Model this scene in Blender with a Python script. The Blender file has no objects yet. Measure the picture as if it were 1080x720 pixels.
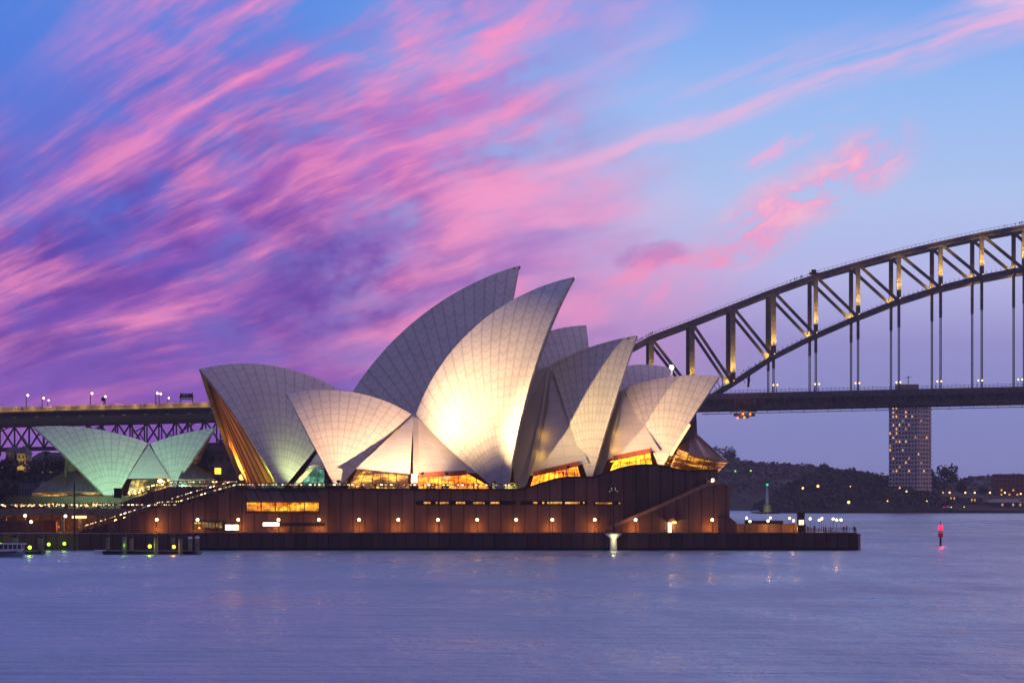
import bpy, bmesh, math, random
from mathutils import Vector, Matrix
random.seed(7)
R = math.radians
SC = bpy.context.scene
COL = SC.collection

# ------------------------------------------------------------------ camera
F, HZ, CX, CAMH = 2750.0, 524.0, 540.0, 12.0     # focal length (photo px), horizon row, centre column, eye height (m)
cd = bpy.data.cameras.new("camera"); cam = bpy.data.objects.new("camera", cd); COL.objects.link(cam)
cam.location = (0, 0, CAMH); cam.rotation_euler = (R(90), 0, 0)
cd.sensor_fit = 'HORIZONTAL'; cd.sensor_width = 36.0; cd.lens = 36.0 * F / 1080.0
cd.shift_y = (HZ - 360.0) / 1080.0
cd.clip_start = 1.0; cd.clip_end = 60000.0
SC.camera = cam
SC.view_settings.view_transform = 'Standard'; SC.view_settings.look = 'None'
SC.view_settings.exposure = 0.12; SC.view_settings.gamma = 1.0
SC.render.engine = 'CYCLES'
SC.cycles.use_denoising = True
SC.cycles.max_bounces = 5; SC.cycles.diffuse_bounces = 2; SC.cycles.glossy_bounces = 3
SC.cycles.sample_clamp_indirect = 4.0; SC.cycles.caustics_reflective = False
SC.cycles.use_light_tree = True; SC.cycles.volume_bounces = 0

def lin(c):
    o = []
    for v in c[:3]:
        v /= 255.0
        o.append(v / 12.92 if v <= 0.04045 else ((v + 0.055) / 1.055) ** 2.4)
    return tuple(o) + (1.0,)

# ------------------------------------------------------------------ node expression helper
class E:
    def __init__(s, nt, k): s.nt = nt; s.k = k
    def _m(s, op, a, b=None, c=None):
        n = s.nt.nodes.new('ShaderNodeMath'); n.operation = op
        for i, v in enumerate((a, b, c)):
            if v is None: continue
            if isinstance(v, E): s.nt.links.new(v.k, n.inputs[i])
            else: n.inputs[i].default_value = v
        return E(s.nt, n.outputs[0])
    def __add__(s, o): return s._m('ADD', s, o)
    __radd__ = __add__
    def __mul__(s, o): return s._m('MULTIPLY', s, o)
    __rmul__ = __mul__
    def __sub__(s, o): return s._m('SUBTRACT', s, o)
    def __rsub__(s, o): return s._m('SUBTRACT', o, s)
    def __truediv__(s, o): return s._m('DIVIDE', s, o)
    def f(s, op, b=None, c=None): return s._m(op, s, b, c)
    def step(s, a, b):                       # smoothstep; a > b gives a falling edge
        n = s.nt.nodes.new('ShaderNodeMapRange'); n.interpolation_type = 'SMOOTHSTEP'
        lo, hi = (a, b) if a < b else (b, a)
        s.nt.links.new(s.k, n.inputs['Value'])
        n.inputs['From Min'].default_value = lo; n.inputs['From Max'].default_value = hi
        n.inputs['To Min'].default_value = 0 if a < b else 1; n.inputs['To Max'].default_value = 1 if a < b else 0
        return E(s.nt, n.outputs['Result'])
def vec(nt, x, y, z=0.0):
    n = nt.nodes.new('ShaderNodeCombineXYZ')
    for i, v in enumerate((x, y, z)):
        if isinstance(v, E): nt.links.new(v.k, n.inputs[i])
        else: n.inputs[i].default_value = v
    return n.outputs[0]
def noise(nt, v, scale, detail=4, rough=.55, lac=2.0, dist=0.0):
    n = nt.nodes.new('ShaderNodeTexNoise')
    if v is not None: nt.links.new(v, n.inputs['Vector'])
    n.inputs['Scale'].default_value = scale; n.inputs['Detail'].default_value = detail
    n.inputs['Roughness'].default_value = rough; n.inputs['Lacunarity'].default_value = lac
    n.inputs['Distortion'].default_value = dist
    return E(nt, n.outputs['Fac'])
def mix(nt, fac, a, b, blend='MIX'):
    n = nt.nodes.new('ShaderNodeMix'); n.data_type = 'RGBA'; n.blend_type = blend
    for idx, v in ((0, fac), (6, a), (7, b)):
        if isinstance(v, E): nt.links.new(v.k, n.inputs[idx])
        elif isinstance(v, bpy.types.NodeSocket): nt.links.new(v, n.inputs[idx])
        else: n.inputs[idx].default_value = v
    return n.outputs[2]
def ramp(nt, fac, stops):
    n = nt.nodes.new('ShaderNodeValToRGB'); cr = n.color_ramp
    while len(cr.elements) < len(stops): cr.elements.new(0.5)
    for e, (p, c) in zip(cr.elements, stops): e.position = p; e.color = c
    nt.links.new(fac.k, n.inputs[0]); return n.outputs[0]

# ------------------------------------------------------------------ dusk sky (world; clouds placed by azimuth and elevation)
wd = bpy.data.worlds.new("World"); SC.world = wd; wd.use_nodes = True
nt = wd.node_tree; nt.nodes.clear()
tc = nt.nodes.new('ShaderNodeTexCoord'); sp = nt.nodes.new('ShaderNodeSeparateXYZ'); nt.links.new(tc.outputs['Generated'], sp.inputs[0])
dx, dy, dz = (E(nt, sp.outputs[i]) for i in range(3))
az = dx.f('ARCTAN2', dy); el = dz.f('ARCSINE').f('ABSOLUTE')
A = az * 27.5 + 5.4                      # about 0 at the left and 10.8 at the right end of the view
B = el * 27.5                            # 0 at the horizon, 5.2 at the top of the view
t = (B / 43.2).f('POWER', 0.5)           # ramp coordinate: square root spends the stops near the horizon
def st(*rows): return [((b / 43.2) ** 0.5, lin(c)) for b, c in rows]
left = ramp(nt, t, st((0, (160, 120, 190)), (1.0, (134, 94, 188)), (2.2, (92, 74, 178)), (3.4, (86, 106, 204)), (4.4, (78, 122, 216)), (5.4, (76, 130, 220)), (9, (118, 148, 226)), (20, (112, 126, 206)), (43, (62, 74, 146))))
right = ramp(nt, t, st((0, (124, 120, 172)), (0.9, (132, 138, 194)), (1.6, (152, 146, 204)), (2.3, (182, 182, 228)), (3.1, (174, 194, 234)), (4.2, (148, 184, 238)), (5.4, (110, 158, 232)), (9, (124, 158, 230)), (20, (112, 126, 206)), (43, (62, 74, 146))))
sky = mix(nt, A.step(1.5, 6.8), left, right)
# rosy glow low in the middle
glow = (A.step(3.0, 5.6) * A.step(8.6, 6.2)) * (B.step(0.5, 1.6) * B.step(3.2, 2.0))
sky = mix(nt, glow * 0.55, sky, lin((214, 140, 196)))
# wisps: streamlines fan out from a vanishing point low on the left, as parallel cloud streets do
w1 = noise(nt, vec(nt, A * 0.30, B * 0.45, 3.0), 1.0, 2) - 0.5
w2 = noise(nt, vec(nt, A * 0.9, B * 1.4, 8.0), 1.0, 3) - 0.5
TH = (B + 0.6).f('ARCTAN2', A + 6.0) * 11.0 + w1 * 0.65 + w2 * 0.10
RH = ((A + 6.0) * (A + 6.0) + (B + 0.6) * (B + 0.6)).f('SQRT')
S1_ = RH; T1 = TH
n1 = noise(nt, vec(nt, RH * 0.30, TH * 0.85, 1.3), 1.0, 6, .58)
n2 = noise(nt, vec(nt, RH * 0.40, TH * 1.9, 5.0), 1.0, 8, .58)
fib = noise(nt, vec(nt, RH * 0.50, TH * 6.0, 9.0), 1.0, 7, .62)
n3 = noise(nt, vec(nt, A * 0.45, B * 0.80, 11.0), 1.0, 5, .55)
n4 = noise(nt, vec(nt, RH * 0.7, TH * 1.5, 21.0), 1.0, 6, .6)
puffy = noise(nt, vec(nt, A * 1.1, B * 1.5, 25.0), 1.0, 7, .58)
edge = A + (n3 - 0.5) * 2.6 - B * 0.10 + (fib - .5) * 1.2
mL = edge.step(7.0, 4.6)
corner = 1.0 - (A.step(2.6, 0.2) * B.step(2.4, 4.2)) * 0.95
mL = mL * corner * B.step(10.0, 5.6)
low = B.step(0.7, 1.9)
# violet cloud body under the pink
vio = (n3 * 0.5 + puffy * 0.5).step(0.38, 0.58) * mL * B.step(5.2, 3.2)
sky = mix(nt, vio * 0.80, sky, mix(nt, n4.step(.35, .65), lin((84, 56, 160)), lin((146, 82, 182))))
pk = n1 * 0.46 + n2 * 0.18 + fib * 0.09 + n3 * .13 + puffy * .14
pink = pk.step(0.435, 0.61) * mL * (0.30 + 0.70 * low)
pcol = mix(nt, n2.step(.38, .64), lin((186, 100, 188)), lin((236, 134, 192)))
sky = mix(nt, pink * 0.84, sky, pcol)
dark = (puffy * .65 + n4 * .35).step(0.47, 0.60) * mL * B.step(4.2, 2.6) * A.step(6.2, 3.5) * (0.25 + 0.75 * B.step(0.8, 1.8))
sky = mix(nt, dark * 0.66, sky, lin((88, 56, 158)))
hot = (n2 * .55 + fib * .25 + puffy * .20).step(0.45, 0.64) * n1.step(.42, .62) * mL * low
sky = mix(nt, hot * 0.85, sky, lin((255, 150, 192)))
gap = (n3 * .4 + puffy * .6).step(0.46, 0.36) * mL * B.step(1.2, 2.2)
sky = mix(nt, gap * 0.35, sky, lin((140, 126, 204)))
# thin veil over the middle
veil = pk.step(0.44, 0.62) * (A.step(4.0, 5.2) * A.step(8.0, 6.4)) * B.step(1.2, 2.0) * B.step(4.6, 3.2)
sky = mix(nt, veil * 0.45, sky, lin((236, 164, 208)))
# long streak climbing to the upper right
c1 = B - (A - 5.4) * 0.335 - 3.22 + w1 * 0.5 + w2 * 0.10
sw = 0.10 + A.step(6.0, 10.8) * 0.16
body = ((c1 / sw).f('ABSOLUTE')).step(1.5, 0.1)
f2 = noise(nt, vec(nt, A * 0.5, c1 * 4.0, 31.0), 1.0, 7, .58)
stk = body * A.step(5.0, 6.6) * (f2.step(0.32, 0.60)) 
sky = mix(nt, stk * 0.72, sky, lin((242, 178, 214)))
c1b = B - (A - 5.4) * 0.30 - 3.62 + w1 * 0.4
stk2 = ((c1b / 0.28).f('ABSOLUTE')).step(1.5, 0.0) * A.step(5.0, 6.0) * A.step(9.8, 8.0) * f2.step(.42, .66)
sky = mix(nt, stk2 * 0.40, sky, lin((205, 176, 224)))
top = ((B - A * 0.5 - 1.3).f('ABSOLUTE')).step(.32, 0.0) * A.step(5.8, 6.5) * A.step(7.6, 6.9) * f2.step(.4, .62)
sky = mix(nt, top * 0.5, sky, lin((188, 170, 224)))
tr = A.step(9.8, 10.7) * B.step(4.75, 5.2) * n2.step(.35, .55)
sky = mix(nt, tr * 0.9, sky, lin((250, 196, 222)))
# torn pink cloud above the bridge
f3 = noise(nt, vec(nt, A * 1.3 + B * 0.9, (B - A * 0.5) * 3.2 + w2 * 2.0, 41.0), 1.0, 8, .64)
def streak(a0, b0, a1, b1, wd_, soft=1.0):
    L = math.hypot(a1 - a0, b1 - b0); ux, uy = (a1 - a0) / L, (b1 - b0) / L
    s = (A - a0) * ux + (B - b0) * uy
    c = (B - b0) * ux - (A - a0) * uy + w2 * 0.5
    return ((c / wd_).f('ABSOLUTE')).step(1.4, 0.1) * s.step(-0.25, 0.5) * s.step(L + 0.35, L - 0.55)
p1 = streak(7.5, 2.55, 9.5, 3.72, 0.30) * f3.step(.36, .56)
p2 = streak(7.7, 3.32, 8.9, 4.0, 0.13) * f3.step(.42, .62)
p3 = streak(6.2, 2.25, 8.2, 2.72, 0.14) * f3.step(.30, .55)
p4 = streak(5.4, 2.85, 6.7, 3.05, 0.10) * f3.step(.30, .55)
p5 = streak(5.2, 1.9, 7.6, 2.2, 0.20) * f3.step(.36, .6)
sky = mix(nt, p1 * 0.95, sky, mix(nt, f3.step(.4, .7), lin((236, 150, 200)), lin((255, 186, 204))))
sky = mix(nt, p2 * 0.75, sky, lin((240, 170, 212)))
sky = mix(nt, p3 * 0.85, sky, lin((244, 146, 190)))
sky = mix(nt, p4 * 0.7, sky, lin((236, 158, 204)))
sky = mix(nt, p5 * 0.6, sky, lin((238, 150, 196)))
ea = (A - 6.9) / 0.30; eb = (B - 2.52 + w2 * 0.3 - (A - 6.9) * .12) / 0.12
puff = (ea * ea + eb * eb + (f3 - 0.5) * 7.0).step(1.9, -0.6)
sky = mix(nt, puff * 0.5, sky, lin((176, 92, 176)))
# the east, behind the camera, is already darker
east = dy.step(0.55, -0.35)
sky = mix(nt, east * 0.72, sky, lin((50, 56, 96)))
bg = nt.nodes.new('ShaderNodeBackground'); ow = nt.nodes.new('ShaderNodeOutputWorld')
nt.links.new(sky, bg.inputs[0]); bg.inputs[1].default_value = 1.0; nt.links.new(bg.outputs[0], ow.inputs[0])
wd.cycles.sampling_method = 'MANUAL'; wd.cycles.sample_map_resolution = 512

# ------------------------------------------------------------------ picture-to-place helpers (real depths in metres)
def WX(px, Y): return (px - CX) * Y / F
def WZ(py, Y): return CAMH + (HZ - py) * Y / F
def W(px, py, Y): return Vector((WX(px, Y), Y, WZ(py, Y)))

# ------------------------------------------------------------------ materials
MATS = {}
def mat(name, col, rough=.6, metal=0.0, var=0.25, scale=.6, emit=None, es=0.0, spec=.4, bump=0.0):
    """plain painted / stone surface with procedural mottling"""
    if name in MATS: return MATS[name]
    m = bpy.data.materials.new(name); m.use_nodes = True; n = m.node_tree
    b = n.nodes['Principled BSDF']
    g = n.nodes.new('ShaderNodeNewGeometry')
    tcn = n.nodes.new('ShaderNodeTexCoord')
    k = noise(n, tcn.outputs['Object'], scale, 6, .6)
    c = tuple(col) + (1.0,)
    lo = tuple(v * (1 - var) for v in col) + (1.0,); hi = tuple(min(1, v * (1 + var)) for v in col) + (1.0,)
    n.links.new(mix(n, k.step(.3, .7), lo, hi), b.inputs['Base Color'])
    b.inputs['Roughness'].default_value = rough; b.inputs['Metallic'].default_value = metal
    b.inputs['Specular IOR Level'].default_value = spec
    if emit:
        b.inputs['Emission Color'].default_value = tuple(emit) + (1.0,); b.inputs['Emission Strength'].default_value = es
    if bump:
        bp = n.nodes.new('ShaderNodeBump'); bp.inputs['Strength'].default_value = bump
        n.links.new(k.k, bp.inputs['Height']); n.links.new(bp.outputs[0], b.inputs['Normal'])
    MATS[name] = m; return m
def glow(name, col, es):
    if name in MATS: return MATS[name]
    m = bpy.data.materials.new(name); m.use_nodes = True; b = m.node_tree.nodes['Principled BSDF']
    b.inputs['Base Color'].default_value = tuple(col) + (1,); b.inputs['Emission Color'].default_value = tuple(col) + (1,)
    b.inputs['Emission Strength'].default_value = es; MATS[name] = m; return m

def granite_panels(name, col, px_w, joint=.05, hz=0.0):
    """precast granite slabs: vertical joints every px_w metres in X, each slab a slightly different tone, weather runs"""
    m = bpy.data.materials.new(name); m.use_nodes = True; n = m.node_tree; b = n.nodes['Principled BSDF']
    g = n.nodes.new('ShaderNodeNewGeometry'); s = n.nodes.new('ShaderNodeSeparateXYZ'); n.links.new(g.outputs['Position'], s.inputs[0])
    x, y, z = (E(n, s.outputs[i]) for i in range(3))
    q = (x + y * 1.0) / px_w
    fr = q.f('FRACT'); cell = q.f('FLOOR')
    wn = n.nodes.new('ShaderNodeTexWhiteNoise'); wn.noise_dimensions = '1D'; n.links.new(cell.k, wn.inputs['W'])
    tone = E(n, wn.outputs['Value'])
    big = noise(n, vec(n, x * .08, y * .08, z * .2), 1.0, 5, .6)
    run = noise(n, vec(n, x * 1.6, y * 1.6, z * .12), 1.0, 5, .6)
    fine = noise(n, g.outputs['Position'], 5.0, 3, .6)
    k = 0.55 + tone * .40 + (big - .5) * .6 + (run - .5) * .8 + (fine - .5) * .25
    j = ((fr - 0.5).f('ABSOLUTE')).step(.5 - joint * 1.4, .5 - joint * .4)
    if hz:
        fz = ((z / hz).f('FRACT') - .5).f('ABSOLUTE'); j = j.f('MAXIMUM', fz.step(.46, .49))
    k = k * (1.0 - j * .6)
    cm = n.nodes.new('ShaderNodeVectorMath'); cm.operation = 'SCALE'; cm.inputs[0].default_value = col
    n.links.new(k.k, cm.inputs['Scale']); n.links.new(cm.outputs[0], b.inputs['Base Color'])
    bp = n.nodes.new('ShaderNodeBump'); bp.inputs['Strength'].default_value = .5; bp.inputs['Distance'].default_value = .1
    n.links.new((1.0 - j).k, bp.inputs['Height']); n.links.new(bp.outputs[0], b.inputs['Normal'])
    b.inputs['Roughness'].default_value = .65; b.inputs['Specular IOR Level'].default_value = .3
    return m

def tiles(name, base):
    """shell cladding: chevron lids of glazed tile between rib joints; uv = (rib number, metres along the rib)"""
    m = bpy.data.materials.new(name); m.use_nodes = True; n = m.node_tree; b = n.nodes['Principled BSDF']
    uv = n.nodes.new('ShaderNodeUVMap'); s = n.nodes.new('ShaderNodeSeparateXYZ'); n.links.new(uv.outputs[0], s.inputs[0])
    u, v = E(n, s.outputs[0]), E(n, s.outputs[1])
    fu = (u.f('FRACT') - .5).f('ABSOLUTE')
    width = v * .042 + .10                                  # the ribs narrow towards the foot
    jl = fu.step(.5 - .055, .5 - .02)
    vv = (v - fu * 1.5 * (width.f('MINIMUM', 2.6))) / 2.35
    fv = (vv.f('FRACT') - .5).f('ABSOLUTE')
    cl = fv.step(.5 - .085, .5 - .03)
    wn = n.nodes.new('ShaderNodeTexWhiteNoise'); wn.noise_dimensions = '2D'
    n.links.new(vec(n, u.f('FLOOR'), (vv + .5).f('FLOOR')), wn.inputs['Vector']); tone = E(n, wn.outputs['Value'])
    g = n.nodes.new('ShaderNodeNewGeometry')
    dirt = noise(n, g.outputs['Position'], .12, 5, .6); fine = noise(n, g.outputs['Position'], 1.5, 3, .6)
    line = (jl * .27).f('MAXIMUM', cl * .21)
    k = (1.0 - line) * (.90 + tone * .12 + (dirt - .5) * .22 + (fine - .5) * .08)
    edge = fu.step(.30, .44) * .07                           # matt tiles edge every lid
    k = k * (1.0 - edge)
    cm = n.nodes.new('ShaderNodeVectorMath'); cm.operation = 'SCALE'; cm.inputs[0].default_value = base
    n.links.new(k.k, cm.inputs['Scale']); n.links.new(mix(n, line * .45, cm.outputs[0], (.34, .20, .15, 1)), b.inputs['Base Color'])
    n.links.new((.42 + line * .3).k, b.inputs['Roughness']); b.inputs['Specular IOR Level'].default_value = .35
    return m
def plaster(name, base):
    """side shells: larger joints"""
    m = bpy.data.materials.new(name); m.use_nodes = True; n = m.node_tree; b = n.nodes['Principled BSDF']
    uv = n.nodes.new('ShaderNodeUVMap'); s = n.nodes.new('ShaderNodeSeparateXYZ'); n.links.new(uv.outputs[0], s.inputs[0])
    u, v = E(n, s.outputs[0]), E(n, s.outputs[1])
    ju = ((u * 3).f('FRACT') - .5).f('ABSOLUTE').step(.485, .496)
    jv = ((v / 3.4 + u * .3).f('FRACT') - .5).f('ABSOLUTE').step(.47, .49)
    g = n.nodes.new('ShaderNodeNewGeometry'); d = noise(n, g.outputs['Position'], .3, 5, .6)
    k = (1.0 - ju.f('MAXIMUM', jv) * .3) * (.84 + d * .3)
    cm = n.nodes.new('ShaderNodeVectorMath'); cm.operation = 'SCALE'; cm.inputs[0].default_value = base
    n.links.new(k.k, cm.inputs['Scale']); n.links.new(cm.outputs[0], b.inputs['Base Color'])
    b.inputs['Roughness'].default_value = .5; return m
def lit_glass(name, c0, c1, es, mull=1.6, seed=0.0, hz=2.6, dark=.0):
    """a lit room behind mullioned glass: bright and dim patches of warm light, dark bars"""
    m = bpy.data.materials.new(name); m.use_nodes = True; n = m.node_tree; b = n.nodes['Principled BSDF']
    uv = n.nodes.new('ShaderNodeUVMap'); s = n.nodes.new('ShaderNodeSeparateXYZ'); n.links.new(uv.outputs[0], s.inputs[0])
    u, v = E(n, s.outputs[0]), E(n, s.outputs[1])
    bar = ((u / mull).f('FRACT') - .5).f('ABSOLUTE').step(.44, .47)
    bar = bar.f('MAXIMUM', ((v / hz).f('FRACT') - .5).f('ABSOLUTE').step(.455, .48))
    k1 = noise(n, vec(n, u * .16, v * .5, seed), 1.0, 4, .6); k2 = noise(n, vec(n, u * .9, v * 1.1, seed + 7), 1.0, 3, .6)
    e = (k1.step(.38 + dark, .64) * .62 + .05) * (.25 + k2.step(.3, .7) * .95) * (1.0 - bar * .85)
    n.links.new(mix(n, k1.step(.4, .66), tuple(c0) + (1,), tuple(c1) + (1,)), b.inputs['Emission Color'])
    n.links.new((e * es).k, b.inputs['Emission Strength'])
    b.inputs['Base Color'].default_value = (.03, .02, .015, 1); b.inputs['Roughness'].default_value = .15
    return m

M_tile = tiles('glazed_white_tile', (.70, .68, .62))
M_tile_g = M_tile
M_side = plaster('side_shell_tile', (.60, .575, .53))
M_concrete = mat('raw_concrete', (.36, .31, .25), .75, var=.18)
M_rim = mat('shell_edge_concrete', (.45, .39, .31), .7, var=.2)
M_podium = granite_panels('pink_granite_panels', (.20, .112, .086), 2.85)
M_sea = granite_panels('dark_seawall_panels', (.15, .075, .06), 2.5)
M_paving = mat('granite_paving', (.21, .13, .11), .6, var=.2, scale=.3)
M_bronze = mat('bronze', (.16, .085, .04), .4, .5, var=.25)
M_timber = mat('plywood_rib', (.50, .25, .09), .55, var=.2)
M_dark = mat('dark_metal', (.035, .028, .03), .5, .3, var=.2)
M_black = mat('black_paint_recess_shade', (.012, .009, .009), .8)  # near-black paint; on the wall slots it stands in for recess shade
M_steel = mat('grey_bridge_steel', (.125, .100, .088), .6, .1, var=.35, scale=.5)
M_glassroof = mat('dark_tinted_glass', (.085, .055, .075), .22, .0, var=.2, spec=.6)
M_globe = glow('lamp_globe_glass', (1.0, .60, .24), 9.0)
M_white = mat('white_paint', (.75, .74, .72), .5, var=.1)

# ------------------------------------------------------------------ mesh builder
class MB:
    def __init__(s): s.v = []; s.f = []; s.m = []; s.uv = {}
    def add(s, vs, fs, mi=0, uvs=None):
        o = len(s.v); s.v += [tuple(v) for v in vs]
        for i, f in enumerate(fs):
            if uvs: s.uv[len(s.f)] = uvs[i]
            s.f.append(tuple(o + k for k in f)); s.m.append(mi)
    def box(s, x0, x1, y0, y1, z0, z1, mi=0):
        s.add([(x0,y0,z0),(x1,y0,z0),(x1,y1,z0),(x0,y1,z0),(x0,y0,z1),(x1,y0,z1),(x1,y1,z1),(x0,y1,z1)],
              [(0,3,2,1),(4,5,6,7),(0,1,5,4),(1,2,6,5),(2,3,7,6),(3,0,4,7)], mi)
    def bar(s, a, b, w, h=None, mi=0, up=(0, 0, 1)):
        a, b = Vector(a), Vector(b); h = h or w; d = (b - a).normalized(); up = Vector(up)
        if abs(d.dot(up)) > .98: up = Vector((0, 1, 0))
        r = d.cross(up).normalized() * w / 2; u = r.cross(d).normalized() * h / 2
        vs = [a-r-u, a+r-u, a+r+u, a-r+u, b-r-u, b+r-u, b+r+u, b-r+u]
        s.add(vs, [(0,1,2,3),(7,6,5,4),(0,4,5,1),(1,5,6,2),(2,6,7,3),(3,7,4,0)], mi)
    def tube(s, pts, rad, n=8, mi=0, cap=True):
        pts = [Vector(p) for p in pts]; rad = rad if isinstance(rad, (list, tuple)) else [rad] * len(pts)
        vs = []; fs = []
        for i, p in enumerate(pts):
            d = (pts[min(i+1, len(pts)-1)] - pts[max(i-1, 0)]).normalized()
            up = Vector((0, 0, 1)) if abs(d.z) < .95 else Vector((0, 1, 0))
            r = d.cross(up).normalized(); u = r.cross(d).normalized()
            for k in range(n):
                a = 2*math.pi*k/n; vs.append(p + (r*math.cos(a) + u*math.sin(a))*rad[i])
        for i in range(len(pts)-1):
            for k in range(n): fs.append((i*n+k, i*n+(k+1)%n, (i+1)*n+(k+1)%n, (i+1)*n+k))
        if cap: fs.append(tuple(range(n-1, -1, -1))); fs.append(tuple((len(pts)-1)*n+k for k in range(n)))
        s.add(vs, fs, mi)
    def lathe(s, c, prof, n=12, mi=0):          # prof: (radius, z) up the axis at c
        c = Vector(c); vs = []; fs = []
        for r, z in prof:
            for k in range(n): vs.append(c + Vector((r*math.cos(2*math.pi*k/n), r*math.sin(2*math.pi*k/n), z)))
        for i in range(len(prof)-1):
            for k in range(n): fs.append((i*n+k, i*n+(k+1)%n, (i+1)*n+(k+1)%n, (i+1)*n+k))
        fs.append(tuple(range(n-1, -1, -1))); fs.append(tuple((len(prof)-1)*n+k for k in range(n)))
        s.add(vs, fs, mi)
    def ball(s, c, r, n=10, mi=0, sz=1.0):
        k = n//2; s.lathe(c, [(max(.02, math.sin(math.pi*i/k))*r, -math.cos(math.pi*i/k)*r*sz) for i in range(k+1)], n, mi)
    def prism(s, poly, y0, y1, mi=0):           # poly of (x, z), extruded from y0 back to y1
        n = len(poly); vs = [(x, y0, z) for x, z in poly] + [(x, y1, z) for x, z in poly]
        ar = sum(poly[i][0]*poly[(i+1)%n][1]-poly[(i+1)%n][0]*poly[i][1] for i in range(n))
        fr = tuple(range(n)); bk = tuple(range(2*n-1, n-1, -1))
        if ar < 0: fr, bk = fr[::-1], bk[::-1]
        fs = [fr, bk]
        for i in range(n):
            j = (i+1) % n; q = (i, n+i, n+j, j); fs.append(q if ar > 0 else q[::-1])
        s.add(vs, fs, mi)
    def grid(s, P, mi=0, uv=None, thick=None):  # P[i][j] Vectors
        ni, nj = len(P), len(P[0]); vs = [p for r in P for p in r]; fs = []; us = []
        for i in range(ni-1):
            for j in range(nj-1):
                fs.append((i*nj+j, (i+1)*nj+j, (i+1)*nj+j+1, i*nj+j+1))
                if uv: us.append((uv[i][j], uv[i+1][j], uv[i+1][j+1], uv[i][j+1]))
        s.add(vs, fs, mi, us if uv else None)
    def build(s, name, mats, parent=None, smooth=False):
        me = bpy.data.meshes.new(name); me.from_pydata(s.v, [], s.f)
        for m in (mats if isinstance(mats, (list, tuple)) else [mats]): me.materials.append(m)
        me.polygons.foreach_set('material_index', s.m)
        if s.uv:
            l = me.uv_layers.new(name='UVMap')
            for fi, us in s.uv.items():
                for li, c in zip(me.polygons[fi].loop_indices, us): l.data[li].uv = c
        if smooth: me.polygons.foreach_set('use_smooth', [True]*len(me.polygons))
        me.update()
        o = bpy.data.objects.new(name, me); COL.objects.link(o)
        if parent:
            o.parent = parent; o.matrix_parent_inverse = Matrix.Translation(-parent.location) if parent.type == 'EMPTY' else Matrix()
        return o
def tag(o, label, cat, group=None):
    o['label'] = label; o['category'] = cat
    if group: o['group'] = group
    return o
def struct(o): o['kind'] = 'structure'; return o
def thing(name, label, cat, loc=(0, 0, 0), group=None):
    o = bpy.data.objects.new(name, None); COL.objects.link(o); o.location = loc; o.empty_display_size = .5
    return tag(o, label, cat, group)
def copy_tree(o, loc, label=None, group=None, rz=None, scale=None):
    r = o.copy(); COL.objects.link(r); r.location = loc
    if rz is not None: r.rotation_euler = (0, 0, rz)
    if scale: r.scale = (scale,)*3
    if label: r['label'] = label
    if group: r['group'] = group
    for ch in o.children:
        c = ch.copy(); COL.objects.link(c); c.parent = r
        for g in ch.children:
            d = g.copy(); COL.objects.link(d); d.parent = c
    return r
def point(loc, col, power, rad=.25, name='lamp_light', parent=None):
    l = bpy.data.lights.new(name, 'POINT'); l.color = col; l.energy = power; l.shadow_soft_size = rad
    o = bpy.data.objects.new(name, l); COL.objects.link(o); o.location = loc
    if parent: o.parent = parent; o.matrix_parent_inverse = Matrix.Translation(-parent.location)
    return o
def spot(loc, aim, col, power, ang, blend=.6, rad=.3, name='flood_light', parent=None):
    l = bpy.data.lights.new(name, 'SPOT'); l.color = col; l.energy = power; l.spot_size = R(ang); l.spot_blend = blend; l.shadow_soft_size = rad
    o = bpy.data.objects.new(name, l); COL.objects.link(o); o.location = loc
    o.rotation_euler = (Vector(aim) - Vector(loc)).to_track_quat('-Z', 'Y').to_euler()
    if parent: o.parent = parent; o.matrix_parent_inverse = Matrix.Translation(-parent.location)
    return o
ORD = 'first second third fourth fifth sixth seventh eighth ninth tenth eleventh twelfth thirteenth fourteenth fifteenth sixteenth seventeenth eighteenth nineteenth twentieth'.split()

# ------------------------------------------------------------------ water and land
YW = 589.0                                        # front face of the seawall
def water():
    m = bpy.data.materials.new('harbour_water'); m.use_nodes = True; n = m.node_tree; b = n.nodes['Principled BSDF']
    g = n.nodes.new('ShaderNodeNewGeometry'); s = n.nodes.new('ShaderNodeSeparateXYZ'); n.links.new(g.outputs['Position'], s.inputs[0])
    x, y = E(n, s.outputs[0]), E(n, s.outputs[1])
    sw = noise(n, vec(n, x*.012, y*.010, 1.0), 1.0, 6, .62)          # cat's paws: patches of smoother and rougher water
    ch = noise(n, vec(n, x*.10, y*.055, 4.0), 1.0, 6, .65)
    rp = noise(n, vec(n, x*.9, y*.45, 9.0), 1.0, 3, .6)
    fr = noise(n, vec(n, x*.05, y*.022, 31.0), 1.0, 9, .68)
    n.links.new((.19 + sw.step(.35, .68)*.12 + fr.step(.36, .64)*.16).k, b.inputs['Roughness'])
    st2 = noise(n, vec(n, x*.03, y*.16, 14.0), 1.0, 4, .6)
    ch2 = noise(n, vec(n, x*.055, y*.028, 24.0), 1.0, 8, .62)
    h = sw*3.0 + ch*1.7 + ch2*3.4 + st2*2.4 + rp*.05
    bp = n.nodes.new('ShaderNodeBump'); bp.inputs['Strength'].default_value = .65; bp.inputs['Distance'].default_value = 1.0
    n.links.new(h.k, bp.inputs['Height']); n.links.new(bp.outputs[0], b.inputs['Normal'])
    b.inputs['Base Color'].default_value = (.22, .32, .41, 1); b.inputs['IOR'].default_value = 1.8
    b.inputs['Specular IOR Level'].default_value = .5
    return m
mb = MB(); mb.add([(-9000, -400, 0), (9000, -400, 0), (9000, 14000, 0), (-9000, 14000, 0)], [(0, 1, 2, 3)])
struct(mb.build('water', water()))

M_land = mat('dark_scrub_ground', (.045, .04, .028), .9, var=.4, scale=.05)
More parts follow.
